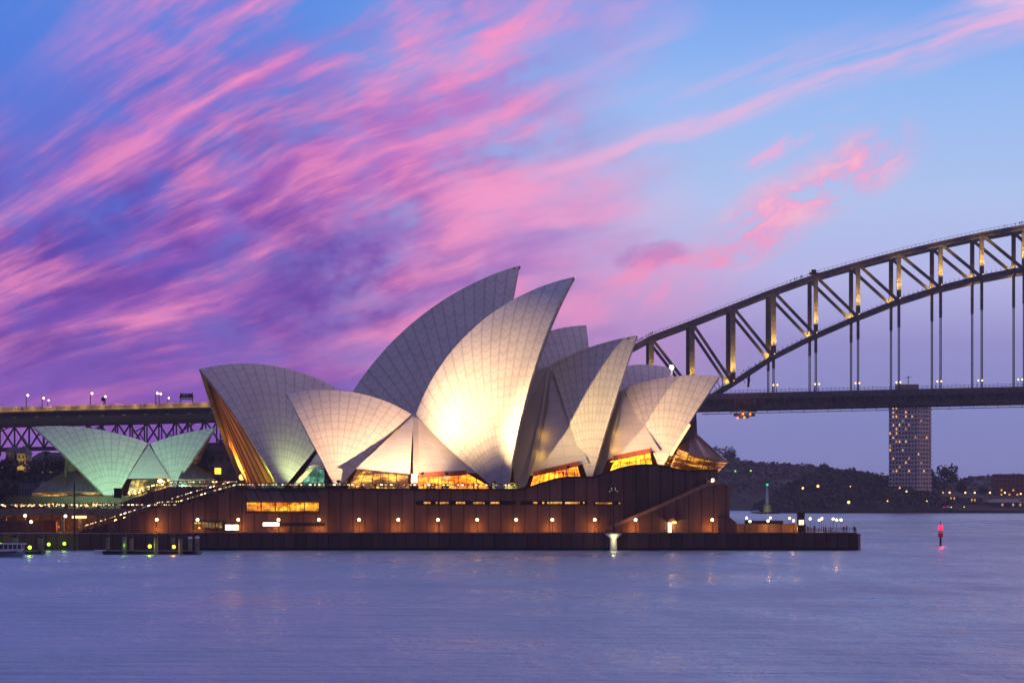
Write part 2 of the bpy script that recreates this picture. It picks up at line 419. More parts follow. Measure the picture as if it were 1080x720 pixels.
# the far shore on the right and the hills behind it
def ridge_land(name, pts, y0, y1, base=None):
    """pts: (px, py) skyline at depth y1; slopes down to the water at y0"""
    mb = MB(); rows = []
    for f in (0.0, .06, .35, .7, 1.0, 1.35):
        row = []
        for px, py in pts:
            Y = y0 + (y1-y0)*f; X = WX(px, y1); zt = WZ(py, y1)
            z = (-1.0 if f == 0 else zt*math.sin(min(f, 1.0)*math.pi/2)**.8) if f <= 1 else zt*.5
            row.append(Vector((X, Y, max(z, -1.0) if f else -1.0)))
        rows.append(row)
    mb.grid(rows); return struct(mb.build(name, M_land, smooth=True)), rows
hillA = [(560, 505), (640, 497), (700, 488), (757, 482), (775, 487), (800, 490), (840, 492), (872, 497), (900, 501), (930, 506), (960, 512), (1000, 514)]
hillB = [(800, 533), (822, 522), (845, 505), (870, 497), (900, 498), (930, 505), (950, 511), (980, 516), (1010, 519), (1050, 521), (1100, 521), (1180, 516), (1300, 512)]
hillC = [(930, 512), (980, 508), (1020, 505), (1060, 502), (1100, 501), (1180, 498), (1300, 497)]
ridge_land('hill', hillA, 2300, 2700)
ridge_land('hill', hillC, 2600, 3000)
ridge_land('terrain', hillB, 1945, 2120)
# land behind and left of the building, under the bridge approach
mb = MB(); mb.prism([(WX(-400, 1000), -2), (WX(-400, 1000), 9), (WX(180, 1000), 9), (WX(330, 1000), 6), (WX(420, 1000), -2)], 900, 1700)
struct(mb.build('ground', M_land))
# forecourt and quay on the left, joined to the podium
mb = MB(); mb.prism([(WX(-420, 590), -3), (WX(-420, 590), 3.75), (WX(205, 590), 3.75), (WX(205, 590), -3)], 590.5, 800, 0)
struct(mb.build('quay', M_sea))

# broadwalk with its seawall
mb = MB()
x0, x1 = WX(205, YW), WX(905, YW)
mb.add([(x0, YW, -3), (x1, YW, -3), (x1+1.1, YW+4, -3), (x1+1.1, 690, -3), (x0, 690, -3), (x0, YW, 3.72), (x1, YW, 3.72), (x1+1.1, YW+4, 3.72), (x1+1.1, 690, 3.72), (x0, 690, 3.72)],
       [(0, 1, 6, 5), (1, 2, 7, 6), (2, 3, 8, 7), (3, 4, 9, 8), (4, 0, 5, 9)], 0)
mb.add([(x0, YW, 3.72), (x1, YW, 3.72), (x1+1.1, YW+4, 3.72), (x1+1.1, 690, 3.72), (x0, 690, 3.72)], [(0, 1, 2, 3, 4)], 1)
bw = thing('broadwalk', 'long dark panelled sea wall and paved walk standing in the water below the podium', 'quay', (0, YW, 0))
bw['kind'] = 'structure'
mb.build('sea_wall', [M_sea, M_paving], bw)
mb = MB(); mb.box(x0, x1-.3, YW-.18, YW+.55, 3.72, 4.02); mb.build('coping', mat('coping_stone', (.15, .085, .07), .7), bw)
mb = MB(); mb.box(x0, x1-.2, YW-.06, YW, -.5, .55); mb.build('tide_mark', mat('wet_weed', (.012, .012, .010), .35), bw)

# ------------------------------------------------------------------ podium
YP = 604.0
podium = thing('podium', 'broad brown granite base carrying all the shell roofs above the broadwalk', 'building', (0, YP, 3.7))
def pp(rows, Y): return [(WX(x, Y), WZ(y, Y)) for x, y in rows]
top_r = [(545, 516.5), (552, 516), (562, 513), (576, 508.5), (590, 504.6), (600, 503.6), (626, 503.6), (640, 499), (653, 494.5), (666, 491.6), (680, 490.4), (694, 490.8), (706, 493.5), (718, 496.6), (732, 497), (757, 496.2), (757, 561)]
prof = [(76, 562), (82, 561), (110, 553), (168, 534.5), (189, 533.5), (225, 522.5), (249, 516.0)] + top_r + [(757, 566), (76, 566)]
mb = MB(); mb.prism(pp(prof, YP), YP, 757); mb.build('wall', M_podium, podium)
# dark coping that follows the edge
mb = MB()
path = [W(x, y, YP) for x, y in [(249, 516.0)] + top_r[:-1]]
for a, b in zip(path, path[1:]): mb.bar(a + Vector((0, -.05, .12)), b + Vector((0, -.05, .12)), .7, .42)
mb.build('coping', mat('dark_bronze_coping', (.05, .028, .024), .6), podium)
# outer stair block at the north end
YB = 600.5
rows = [(640, 562), (640, 559), (673, 545), (702, 532.2), (744, 513), (757, 510.2), (769.5, 511.5), (769.5, 562)]
mb = MB(); mb.prism(pp(rows, YB), YB, 690); mb.build('stair_block', M_podium, podium)
mb = MB(); q = [W(x, y, YB) for x, y in rows[1:6]]
for a, b in zip(q, q[1:]): mb.bar(a + Vector((0, -.04, .35)), b + Vector((0, -.04, .35)), .35, .75)
mb.build('stair_parapet', mat('lit_tone_parapet', (.30, .20, .12), .7), podium)  # paler colour paints in the light along the stair handrail
# low sloping abutment at the far right foot
mb = MB(); mb.prism(pp([(757, 562), (757, 545), (769.6, 545), (777, 551), (777, 562)], 598), 598, 600.4); mb.build('ramp_wall', M_podium, podium)

def window(mb_f, mb_g, x0, x1, y0, y1, Y, n=1, gap=.10):
    a, b = WX(x0, Y), WX(x1, Y); z0, z1 = WZ(y1, Y), WZ(y0, Y)
    mb_f.box(a-.25, b+.25, Y-.22, Y+.3, z0-.25, z0); mb_f.box(a-.25, b+.25, Y-.22, Y+.3, z1, z1+.25)
    for i in range(n+1):
        x = a + (b-a)*i/n; mb_f.box(x-gap, x+gap, Y-.2, Y+.3, z0, z1)
    P = [[Vector((a, Y-.08, z0)), Vector((a, Y-.08, z1))], [Vector((b, Y-.08, z0)), Vector((b, Y-.08, z1))]]
    mb_g.grid(P, 0, [[(a, 0), (a, z1-z0)], [(b, 0), (b, z1-z0)]])
G_amber = lit_glass('amber_shop_window', (.9, .20, .01), (1.0, .46, .02), 2.6, 1.0, 2.0, 9.0, -.14)
G_cream = lit_glass('cream_shop_window', (.75, .42, .10), (1.0, .78, .38), 2.0, .8, 5.0, 9.0, -.05)
G_bright = glow('bright_shop_window', (1.0, .78, .42), 3.2)
M_frame = mat('window_frame_bronze', (.03, .02, .016), .5, .4)
def win(label, x0, x1, y0, y1, n, gm, hood=False):
    f, g = MB(), MB(); window(f, g, x0, x1, y0, y1, YP, n)
    o = f.build('window', M_frame, podium); o['label'] = label
    g.build('glass', gm, o)
    return o
for a in (('long amber lit window with five panes', 260, 336.5, 529.7, 539.7, 5, G_amber),
          ('dim cream lit shop window', 204.5, 235, 550.4, 557, 4, G_cream),
          ('bright cream shop window', 237.2, 252.4, 553, 558.8, 2, G_bright),
          ('bright white slot window', 276.8, 295, 550.6, 554.6, 1, G_bright)):
    win(*a)
mb = MB(); mb.box(WX(295.4, YP), WX(342.6, YP), YP-.12, YP+.2, WZ(554.5, YP), WZ(551, YP)); mb.build('slot_shade', M_black, podium)  # black box proud of the wall; its colour stands for the slot's shade
# hood over the amber window
mb = MB(); a, b = WX(259, YP), WX(338, YP)
mb.add([(a, YP-.02, WZ(517.6, YP)), (b, YP-.02, WZ(517.6, YP)), (b, YP-1.5, WZ(528.6, YP)), (a, YP-1.5, WZ(528.6, YP)), (a, YP-.02, WZ(529.2, YP)), (b, YP-.02, WZ(529.2, YP))],
       [(3, 2, 1, 0), (4, 5, 2, 3), (0, 4, 3), (1, 2, 5)]); mb.build('hood', M_podium, podium)
# the three long slot windows on the upper wall, with their lit lengths
for (s0, s1, y0, y1, lits) in ((438.5, 544, 528, 532.4, ((447, 454), (459.5, 461.5), (464, 473), (481, 490.5), (499, 511), (517, 527))),
                               (549, 619.5, 528, 532.4, ((562, 567), (572, 574), (577, 593), (596, 611.5), (615, 616.5))),
                               (626, 655.5, 528.6, 532.4, ((628, 645.5), (652.5, 654.5)))):
    Y = YP if s1 < 640 else YP
    mb = MB(); a, b = WX(s0, Y), WX(s1, Y); mb.box(a, b, Y-.10, Y+.2, WZ(y1, Y), WZ(y0, Y))
    o = mb.build('slot_window', M_black, podium)  # black face stands in for shade inside the recessed window
    for l0, l1 in lits:
        g = MB(); a, b = WX(l0, Y), WX(l1, Y); z0, z1 = WZ(y1-.8, Y), WZ(y0+.9, Y)
        g.grid([[Vector((a, Y-.13, z0)), Vector((a, Y-.13, z1))], [Vector((b, Y-.13, z0)), Vector((b, Y-.13, z1))]], 0, [[(a*3, 0), (a*3, 1)], [(b*3, 0), (b*3, 1)]])
        g.build('lit_pane', lit_glass('slot_lit', (1.0, .36, .03), (1.0, .52, .08), 2.2, 2.9, s0, 9.0, -.15), o)
# lit doorway near the north end with its small gable
mb = MB(); a, b = WX(704.5, YB), WX(708, YB); mb.box(a-.25, b+.25, YB-.12, YB+.1, WZ(562, YB), WZ(550, YB)); o = mb.build('door', M_frame, podium)
g = MB(); g.box(a, b, YB-.18, YB-.13, WZ(561.5, YB), WZ(551, YB)); gp = g.build('door_glass', glow('door_glow', (1., .66, .22), 3.0)); gp.parent = o
mb = MB(); mb.prism(pp([(703, 549.8), (709, 545.2), (714.5, 549.8)], YB-1.2), YB-1.2, YB-.02); mb.build('canopy', M_podium, podium)
g = MB(); g.box(WX(708.6, YB), WX(713, YB), YB-.9, YB-.7, WZ(551.3, YB), WZ(549.9, YB)); g.build('canopy_light', glow('canopy_glow', (1., .55, .15), 7.0), podium)
g = MB(); g.box(WX(750, 602), WX(752.6, 602), 600.6, 601.2, WZ(510, 602), WZ(504.5, 602)); g.build('landing_light', glow('landing_glow', (1., .82, .55), 3.5), podium)
mb = MB(); mb.box(WX(745, 602), WX(757, 602), 601.5, 606, WZ(512, 602), WZ(506, 602)); mb.build('landing_wall', M_podium, podium)
for x in (750.5,): point((WX(708, YB), YB-1.6, 5.6), (1, .55, .18), 380, .3, 'door_lamp', podium)

# upper restaurant terrace wall behind the stair, and the concourse on the left
mb = MB(); mb.prism(pp([(128, 530), (134, 527.5), (158, 519.5), (179, 512.8), (262, 512.8), (262, 545), (128, 545)], 628), 628, 700)
tag(mb.build('terrace_wall', M_podium), 'brown granite terrace wall with sloping end below the green restaurant shells', 'wall')
conc = thing('concourse', 'long grey raised concourse with a crowd on top left of the big stair', 'terrace', (WX(40, 616), 616, 3.75))
mb = MB(); mb.prism(pp([(-60, 536), (188, 536), (188, 543.5), (12, 543.5), (2, 546), (-8, 553), (-60, 553)], 616), 616, 616.8); mb.build('parapet', mat('concourse_parapet', (.20, .15, .13), .7, var=.2), conc)
mb = MB(); mb.box(WX(-60, 616), WX(186, 616), 616.9, 690, WZ(540.6, 616), WZ(538.6, 616)); mb.build('deck', M_paving, conc)
mb = MB(); mb.box(WX(-60, 616), WX(170, 616), 630, 631, 3.7, WZ(541, 616)); mb.build('back_wall', M_podium, conc)
for x in (5, 25, 66, 84, 105): mb = MB(); mb.box(WX(x, 618)-.35, WX(x, 618)+.35, 618, 618.7, 3.75, WZ(540.8, 616)); mb.build('column', M_concrete, conc)
mb = MB(); mb.box(WX(76, 617), WX(91, 617), 616.9, 617.3, WZ(546.2, 617), WZ(543.7, 617)); mb.build('light_strip', glow('shop_strip', (1., .52, .16), 3.0), conc)
for x, p in ((12, 300), (33, 500), (60, 420), (84, 900), (100, 260), (130, 420), (150, 300)):
    point((WX(x, 620), 620, 6.3), (1, .42, .12), p, .4, 'concourse_lamp', conc)
mb = MB(); mb.box(WX(-20, 614), WX(45, 614), 613, 613.3, 3.75, WZ(549.5, 614)); mb.box(WX(-20, 614), WX(45, 614), 612.9, 613.4, WZ(549.5, 614), WZ(548.9, 614))
tag(mb.build('hoarding', mat('brown_hoarding', (.12, .06, .05), .7)), 'brown low hoarding along the quay below the concourse at the left', 'fence')
kb = thing('kiosk', 'red box kiosk with slatted front standing on the quay under the concourse', 'kiosk', (WX(53, 612), 612, 3.75))
mb = MB(); a, b = WX(46, 612), WX(59.5, 612); mb.box(a, b, 611, 614, 3.75, WZ(549.8, 612)); mb.build('cabin', mat('red_kiosk_paint', (.40, .075, .03), .6), kb)
mb = MB(); mb.box(a-.15, b+.15, 610.8, 614.2, WZ(549.8, 612), WZ(549.2, 612)); mb.build('roof', M_dark, kb)
mb = MB()
for i in range(5): x = a + (b-a)*(i+.5)/5; mb.box(x-.05, x+.05, 610.93, 611, 3.9, WZ(550.3, 612))
mb.build('slats', mat('kiosk_slat', (.22, .04, .02), .6), kb)
# steps: treads on the two sloping flights seen from the side
mb = MB()
for k in range(26):
    f = k/26; x = WX(86 + 82*f, YP); z = WZ(560 - 25.6*f, YP); mb.box(x, x+.8, YP+.8, 640, z-.15, z+.17)
mb.build('steps', mat('step_granite', (.17, .10, .085), .7), podium)

# balustrades with their lit handrails
M_strip = bpy.data.materials.new('handrail_lights'); M_strip.use_nodes = True
_n = M_strip.node_tree; _b = _n.nodes['Principled BSDF']; _g = _n.nodes.new('ShaderNodeNewGeometry'); _s = _n.nodes.new('ShaderNodeSeparateXYZ'); _n.links.new(_g.outputs['Position'], _s.inputs[0])
_x = E(_n, _s.outputs[0]); _k = noise(_n, vec(_n, _x*.55, 2.0, 1.0), 1.0, 3, .7)
_n.links.new((_k.step(.46, .66)*((_x/1.1).f('FRACT')-.5).f('ABSOLUTE').step(.38, .22)*5.0).k, _b.inputs['Emission Strength'])
_b.inputs['Emission Color'].default_value = (1., .72, .36, 1); _b.inputs['Base Color'].default_value = (.2, .15, .1, 1)
def balustrade(label, rows, Y, h=1.1, step=2.2, glass=True):
    pts = [W(x, y, Y) for x, y in rows]; o = thing('balustrade', label, 'railing', pts[0])
    posts, rail, st_, gl = MB(), MB(), MB(), MB()
    for a, b in zip(pts, pts[1:]):
        n = max(1, int((b-a).length/step)); up = Vector((0, 0, h))
        for i in range(n): p = a.lerp(b, i/n); posts = MB(); posts.bar(p, p+up, .10); posts.build('post', M_bronze, o)
        rail.bar(a+up, b+up, .16, .12); st_.bar(a+up*.72+Vector((0, -.02, 0)), b+up*.72+Vector((0, -.02, 0)), .1, .26)
        rail.bar(a+up*.35, b+up*.35, .06, .06)
    rail.build('handrail', M_bronze, o); st_.build('light_strip', M_strip, o); return o
balustrade('bronze balustrade with glimmering lights along the terrace edge under the south shells', [(249, 514.4), (400, 514.6), (545, 515)], YP+.6)
balustrade('balustrade with glimmering lights rising along the lower flight of the big stair', [(83, 559.5), (110, 551.5), (168, 533), (189, 532)], YP+.3)
balustrade('balustrade with glimmering lights rising along the upper flight of the big stair', [(189, 532), (225, 521), (249, 514.4)], YP+.3)
balustrade('inner balustrade with lights climbing beside the terrace wall', [(131, 527.6), (158, 518.6), (180, 511.8)], 627.5)
balustrade('short level balustrade with lights on top of the terrace wall', [(180, 511.8), (250, 511.2)], 627.5)
balustrade('long level balustrade with lights along the concourse parapet', [(-55, 535.6), (90, 535.6), (186, 535.6)], 616.3)
balustrade('middle balustrade with lights across the steps of the big stair', [(180, 529.5), (205, 521.5), (246, 510.6)], 622)

# ------------------------------------------------------------------ the shell roofs: pieces of a sphere, two halves meeting on a ridge
class Axis:
    def __init__(s, px, Y, deg):
        s.O = Vector((WX(px, Y), Y, 0)); s.u = Vector((math.cos(R(deg)), math.sin(R(deg)), 0)); s.n = Vector((-math.sin(R(deg)), math.cos(R(deg)), 0))
    def hit(s, px, py, off=0.0):           # where the sight line through (px, py) meets the upright plane 'off' metres beyond the ridge plane
        d = Vector(((px-CX)/F, 1, (HZ-py)/F)); c = Vector((0, 0, CAMH)); o = s.O + s.n*off
        return c + d*((o-c).dot(s.n)/d.dot(s.n))
    def az(s, p): return ((p-s.O).dot(s.u), p.z)
    def at(s, a, z, off): return s.O + s.u*a + s.n*off + Vector((0, 0, z))
    def mirror(s, p): return p - s.n*2*(p-s.O).dot(s.n)
def circ(p, q, r):
    ax, ay = p; bx, by = q; cx, cy = r
    d = 2*(ax*(by-cy)+bx*(cy-ay)+cx*(ay-by))
    ux = ((ax*ax+ay*ay)*(by-cy)+(bx*bx+by*by)*(cy-ay)+(cx*cx+cy*cy)*(ay-by))/d
    uy = ((ax*ax+ay*ay)*(cx-bx)+(bx*bx+by*by)*(ax-cx)+(cx*cx+cy*cy)*(bx-ax))/d
    return ux, uy, math.hypot(ax-ux, ay-uy)
def slerp(c, p, q, f, c2=None):
    '''arc from p to q on the sphere about c, in the plane through p, q and c2 (c itself gives a great circle)'''
    if c2 is not None:
        nn = (p-c2).cross(q-c2).normalized(); c = c + nn*(p-c).dot(nn)
    a, b = p-c, q-c; w = a.angle(b)
    return c + (a*math.sin((1-f)*w) + b*math.sin(f*w))/math.sin(w)
class Shell:
    """T tip, M a point on the ridge, B foot of the ridge (all on the ridge plane); P the springing point w metres this side"""
    def __init__(s, ax, T, M, B, P, w, ribs, s0=.05, thick=.9, k=100):
        s.ax = ax; s.w = w
        t2, m2, b2 = (ax.az(ax.hit(*q)) for q in (T, M, B)); s.P = ax.hit(P[0], P[1], -w); pa, pz = ax.az(s.P)
        ca, cz, r = circ(t2, m2, b2); rho2 = (pa-ca)**2+(pz-cz)**2
        d = (r*r-rho2-w*w)/(2*w); s.c = ax.at(ca, cz, d); s.R = math.sqrt(r*r+d*d)
        aT, aM, aB = (math.atan2(q[1]-cz, q[0]-ca) for q in (t2, m2, b2))
        c2 = s.c + ax.n*k
        nr = ribs*3; ns = 22; s.rows = []; uv = []
        for i in range(nr+1):
            a = aT + (aB-aT)*i/nr; q = ax.at(ca + r*math.cos(a), cz + r*math.sin(a), 0)
            row = [slerp(s.c, s.P, q, s0 + (1-s0)*j/ns, c2) for j in range(ns+1)]; s.rows.append(row)
            L = (q-s.P).length; uv.append([(i/3.0, L*(s0+(1-s0)*j/ns)) for j in range(ns+1)])
        s.uv = uv; s.thick = thick; s.nr, s.ns = nr, ns
    def build(s, parent, label=None):
        mb = MB(); ins = [[p + (s.c-p).normalized()*s.thick for p in r] for r in s.rows]
        for far in (0, 1):
            f = (lambda p: s.ax.mirror(p)) if far else (lambda p: p)
            mb.grid([[f(p) for p in r] for r in s.rows], 0, s.uv)
            mb.grid([[f(p) for p in r] for r in ins], 1)
            for i in (0, s.nr): mb.grid([[f(p) for p in s.rows[i]], [f(p) for p in ins[i]]], 2)
            mb.grid([[f(r[0]) for r in s.rows], [f(r[0]) for r in ins]], 2)
        o = mb.build('roof_shell', [M_tile, M_concrete, M_rim], parent)
        for p in o.data.polygons: p.use_smooth = p.material_index == 0
        if label: o['label'] = label
        return o
    def mouth(s, parent, m, inset=1.6, folds=22, depth=.55, label=None):
        """folded glass or timber wall hung between the two mouth edges, set back from the rim"""
        n_in = s.ax.u*(1 if (s.rows[s.nr][-1]-s.rows[0][-1]).dot(s.ax.u) > 0 else -1)
        e = [p + (s.c-p).normalized()*(s.thick+.1) + n_in*inset for p in s.rows[0]]
        mb = MB(); P = []; uv = []
        for k in range(folds*2+1):
            g = k/(folds*2); z = (depth if k % 2 else -.0)
            row = []; ur = []
            for j, p in enumerate(e):
                q = p.lerp(s.ax.mirror(p), g); bow = math.sin(math.pi*g)*(1-j/len(e))*3.0
                row.append(q + n_in*(z) - n_in*bow); ur.append((g*folds*1.6, j*1.5))
            P.append(row); uv.append(ur)
        mb.grid(P, 0, uv); o = mb.build('mouth_wall', m, parent)
        if label: o['label'] = label
        return o

def patch(ax, top, bl, br, bot_mid=None, w=20, bulge=1.5, mir=True, woff=0.0):
    """side shell: top [(px,py)...] on the ridge side, bl/br bottom corners near the springing line"""
    tl, tr = ax.hit(*top[0], -woff), ax.hit(*top[-1], -woff)
    l, r = ax.hit(*bl, -w), ax.hit(*br, -w); m = ax.hit(*bot_mid, -w) if bot_mid else l.lerp(r, .5)
    P = []; uv = []; N = 12
    for i in range(N+1):
        g = i/N; b = (l.lerp(m, g*2) if g < .5 else m.lerp(r, g*2-1)); tp = tl.lerp(tr, g); row = []; ur = []
        for j in range(N+1):
            h = j/N; q = b.lerp(tp, h) - ax.n*(math.sin(math.pi*h)*bulge)
            row.append(q); ur.append((g, (tp-b).length*h))
        P.append(row); uv.append(ur)
    return P, uv
def side_shell(parent, ax, *a, name='side_shell', thick=.6, m=None, **k):
    P, uv = patch(ax, *a, **k)
    for far in (1, 0):
        mb = MB(); f = (lambda p: ax.mirror(p)) if far else (lambda p: p)
        I = [[p + ax.n*thick for p in r] for r in P]
        mb.grid([[f(p) for p in r] for r in P], 0, uv); mb.grid([[f(p) for p in r] for r in I], 1)
        for ed in ([r[0] for r in P], [r[-1] for r in P], P[0], P[-1]):
            mb.grid([[f(p) for p in ed], [f(p + ax.n*thick) for p in ed]], 1)
        o = mb.build(name, [m or M_side, M_rim], parent)
    return o
def glazing(parent, ax, rows_top, rows_bot, w, m, name='foyer_window', label=None):
    """lit foyer glass below a side shell, both sides of the hall, with bronze mullions"""
    T = [ax.hit(x, y, -w) for x, y in rows_top]; Bt = [ax.hit(x, y, -w) for x, y in rows_bot]
    mb, fr = MB(), MB(); L = 0; uv = []
    for i, (p, q) in enumerate(zip(T, Bt)):
        if i: L += (Bt[i]-Bt[i-1]).length
        uv.append([(L, 0), (L, (p-q).length)])
    for f in (ax.mirror, lambda p: p):
        mb, fr = MB(), MB()
        mb.grid([[f(q), f(p)] for p, q in zip(T, Bt)], 0, uv)
        for i in range(len(T)-1):
            n = max(1, int((Bt[i+1]-Bt[i]).length/2.4))
            for k in range(n+1): fr.bar(f(Bt[i].lerp(Bt[i+1], k/n) - ax.n*.12), f(T[i].lerp(T[i+1], k/n) - ax.n*.12), .14)
            fr.bar(f(T[i]-ax.n*.15), f(T[i+1]-ax.n*.15), .3)
        o = mb.build(name, m, parent); fr.build('mullions', M_frame, o)
        if label: o['label'] = label
    return o
G_foyer = lit_glass('foyer_amber', (.95, .16, .005), (1.0, .42, .012), 6.0, 2.4, 3.0, 5.5, -.20)
G_foyer2 = lit_glass('foyer_gold', (.95, .25, .01), (1.0, .50, .015), 6.5, 2.4, 8.0, 9.0, -.22)
G_dim = lit_glass('foyer_dim', (.6, .15, .01), (1.0, .46, .06), 3.4, 2.0, 14.0, 4.0, .08)
G_teal = lit_glass('foyer_teal', (.08, .35, .22), (.30, .85, .58), 1.3, 2.4, 18.0, 9.0, -.2)
M_mouthglass = lit_glass('mouth_glass', (.45, .16, .02), (1.0, .62, .08), .5, 1.6, 27.0, 30.0, .05)

# --- the nearer hall
axE = Axis(480, 642, 0)
east = thing('theatre_hall', 'nearer row of white tiled shell roofs, floodlit gold, the tallest leaning right', 'building', (WX(480, 642), 642, 14))
S1 = Shell(axE, (302, 415.5), (367, 412.5), (434, 436.5), (355, 516), 19, 12)
S2 = Shell(axE, (605.5, 292), (517, 331.5), (438.5, 437), (534, 524), 23, 15, k=30)
S3 = Shell(axE, (672, 353.6), (628, 364), (581, 384), (622, 512), 19, 11)
S4 = Shell(axE, (759, 396.6), (705, 397.6), (657.5, 409.5), (696.5, 495), 15, 11)
S1.build(east, 'low shell opening left'); S2.build(east, 'tallest floodlit shell'); S3.build(east, 'middle shell half in shadow'); S4.build(east, 'lowest northern shell')
S1.mouth(east, M_mouthglass); S2.mouth(east, M_mouthglass, inset=2.5); S3.mouth(east, M_mouthglass, inset=2.0)
# side shells between the big ones
side_shell(east, axE, [(436.5, 438)], (375, 494), (432.5, 499.5), None, w=22.0, bulge=1.6)
side_shell(east, axE, [(437.5, 438)], (440.5, 500), (507, 499), (468, 496.5), w=18.0, bulge=.5)
for f in (lambda p: p, axE.mirror):
    mb = MB(); a, b = axE.hit(433, 508, -22.6), axE.hit(440.5, 508, -22.6); a.z -= .4; b.z -= .4; c_, d_ = axE.hit(440, 499, -22.6), axE.hit(434, 499, -22.6)
    mb.add([f(p) for p in (a, b, c_, d_)] + [f(p + axE.n*2.0) for p in (a, b, c_, d_)], [(0, 1, 2, 3), (7, 6, 5, 4), (0, 4, 5, 1), (1, 5, 6, 2), (2, 6, 7, 3), (3, 7, 4, 0)])
    e0 = axE.hit(438.3, 441, -1.2)
    mb.bar(f(axE.hit(438.6, 499.5, -22.8)), f(e0), 1.3, .5); mb.build('pillar', M_side, east)
side_shell(east, axE, [(580, 386)], (557.5, 502), (621, 488), (585, 494), w=17.5, bulge=.5)
side_shell(east, axE, [(656.5, 411)], (640, 485), (696, 474.5), (664, 477.5), w=13.8, bulge=.4)
# slanting ribs that close the hall behind each mouth
def slab(parent, ax, rows, offs, name, m, th=.7):
    for f in (ax.mirror, lambda p: p):
        mb = MB(); q = [ax.hit(x, y, -o) for (x, y), o in zip(rows, offs)]
        n = len(q); vs = [f(p) for p in q] + [f(p + ax.n*th) for p in q]
        mb.add(vs, [tuple(range(n)), tuple(range(2*n-1, n-1, -1))] + [(i, n+i, n+(i+1) % n, (i+1) % n) for i in range(n)])
        o = mb.build(name, m, parent)
    return o
slab(east, axE, [(557, 392), (577.5, 387), (572, 425), (562, 470), (553.5, 513), (543, 516), (541, 490), (544, 450)], [2.5, 1.5, 7, 13.5, 19.9, 19.0, 15, 9.5], 'fin_wall', M_side)
slab(east, axE, [(577.5, 387), (581, 386), (578, 430), (566, 480), (556, 510), (553.5, 513), (562, 470), (572, 425)], [1.5, 1.2, 9.5, 16, 20.4, 20.2, 14, 7.6], 'fin_wall', M_side)
slab(east, axE, [(637, 425), (656, 411), (652, 445), (640, 486), (634, 501), (627, 503), (630, 480)], [3, 1.3, 8, 15.2, 16.2, 15.5, 11], 'fin_wall', M_side)
# lit foyers
glazing(east, axE, [(377, 495), (404, 496), (431.5, 500)], [(366, 516), (404, 516), (432.5, 516)], 20.8, G_dim, label='dim foyer window with small lights')
glazing(east, axE, [(441, 501), (466, 498), (492, 498), (513, 510)], [(441, 516), (466, 516), (492, 516), (517, 517)], 17.2, G_foyer, label='amber foyer window behind the crowd')
glazing(east, axE, [(563, 500.5), (585, 495), (609, 490)], [(558.5, 514), (585, 508), (613, 505)], 16.8, G_foyer, label='amber foyer window under a red transom')
glazing(east, axE, [(648, 484), (664, 479), (685.5, 476)], [(641, 502), (664, 497), (689, 494)], 13.0, G_foyer2, label='golden slanting foyer window')
for f in (lambda p: p, axE.mirror):
    for a, b in (((563, 499.5), (610, 488.8)), ((647, 483), (686, 475)), ((441, 500.8), (492, 498.3))):
        mb = MB(); w_ = 17.6 if a[0] < 600 and a[0] > 500 else (14.0 if a[0] > 600 else 18.3)
        mb.bar(f(axE.hit(*a, -w_)), f(axE.hit(*b, -w_)), .4, 1.2); mb.build('transom', mat('red_transom', (.30, .06, .02), .6), east)
glazing(east, axE, [(519, 508), (546, 508)], [(519, 516.5), (546, 516.5)], 21.5, lit_glass('foyer_olive', (.45, .30, .02), (.9, .75, .12), 1.6, 1.2, 33.0, 9.0, -.1), label='olive lit window behind the foot of the tallest shell')
# tinted glass skirt of the northern foyer
def skirt(parent, ax, label=None):
    o_r = [(713.5, 472), (735, 457.8), (735, 457.8)]
    ridge = ax.hit(735, 457.5, 0); tops = []; brim = []; low = []
    tl = ax.hit(712, 474, -13.5); N = 14
    br = [ax.hit(x, y, -o) for x, y, o in ((716, 474.5, 13.5), (726, 478.5, 15), (744, 483.5, 14), (758, 486, 9), (768, 486.6, 0))]
    bs = [ax.hit(x, y, -o) for x, y, o in ((706, 494.5, 12.6), (722, 496, 12.6), (739, 497, 11.0), (750, 497.5, 7), (757, 497.8, 0))]
    tp = [ax.hit(x, y, -o) for x, y, o in ((714, 471.5, 12.6), (721, 466.8, 9), (728, 461.5, 5), (733, 458.6, 2), (735, 457.6, 0))]
    roof, under, fr = MB(), MB(), MB()
    for f in (lambda p: p, ax.mirror):
        uv = [[(i*3.5, 0), (i*3.5, 8)] for i in range(5)]
        roof.grid([[f(a), f(b)] for a, b in zip(br, tp)]); under.grid([[f(a), f(b)] for a, b in zip(bs, br)], 0, uv)
        for i in range(4):
            for k in range(5):
                g = k/5; fr.bar(f(br[i].lerp(br[i+1], g)+Vector((0, 0, .12))), f(tp[i].lerp(tp[i+1], g)+Vector((0, 0, .12))), .12)
                fr.bar(f(bs[i].lerp(bs[i+1], g)), f(br[i].lerp(br[i+1], g)), .16)
            fr.bar(f(br[i]), f(br[i+1]), .45, .55); fr.bar(f(bs[i]+Vector((0, 0, 3.0))), f(bs[i+1]+Vector((0, 0, 3.0))), .18)
    o = roof.build('foyer_roof', M_glassroof, parent)
    g = under.build('foyer_glass', lit_glass('north_foyer', (.9, .18, .01), (1., .48, .04), 2.4, 1.2, 41.0, 3.0, .06), parent); fr.build('glazing_bars', M_bronze, parent)
skirt(east, axE)
# glowing bars added as the warm light on the last shell's near edge
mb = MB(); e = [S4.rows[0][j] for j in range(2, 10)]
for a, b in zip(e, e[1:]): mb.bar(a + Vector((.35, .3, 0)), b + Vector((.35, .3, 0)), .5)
mb.build('painted_edge_light', glow('edge_glow', (1., .58, .22), 2.2), east)

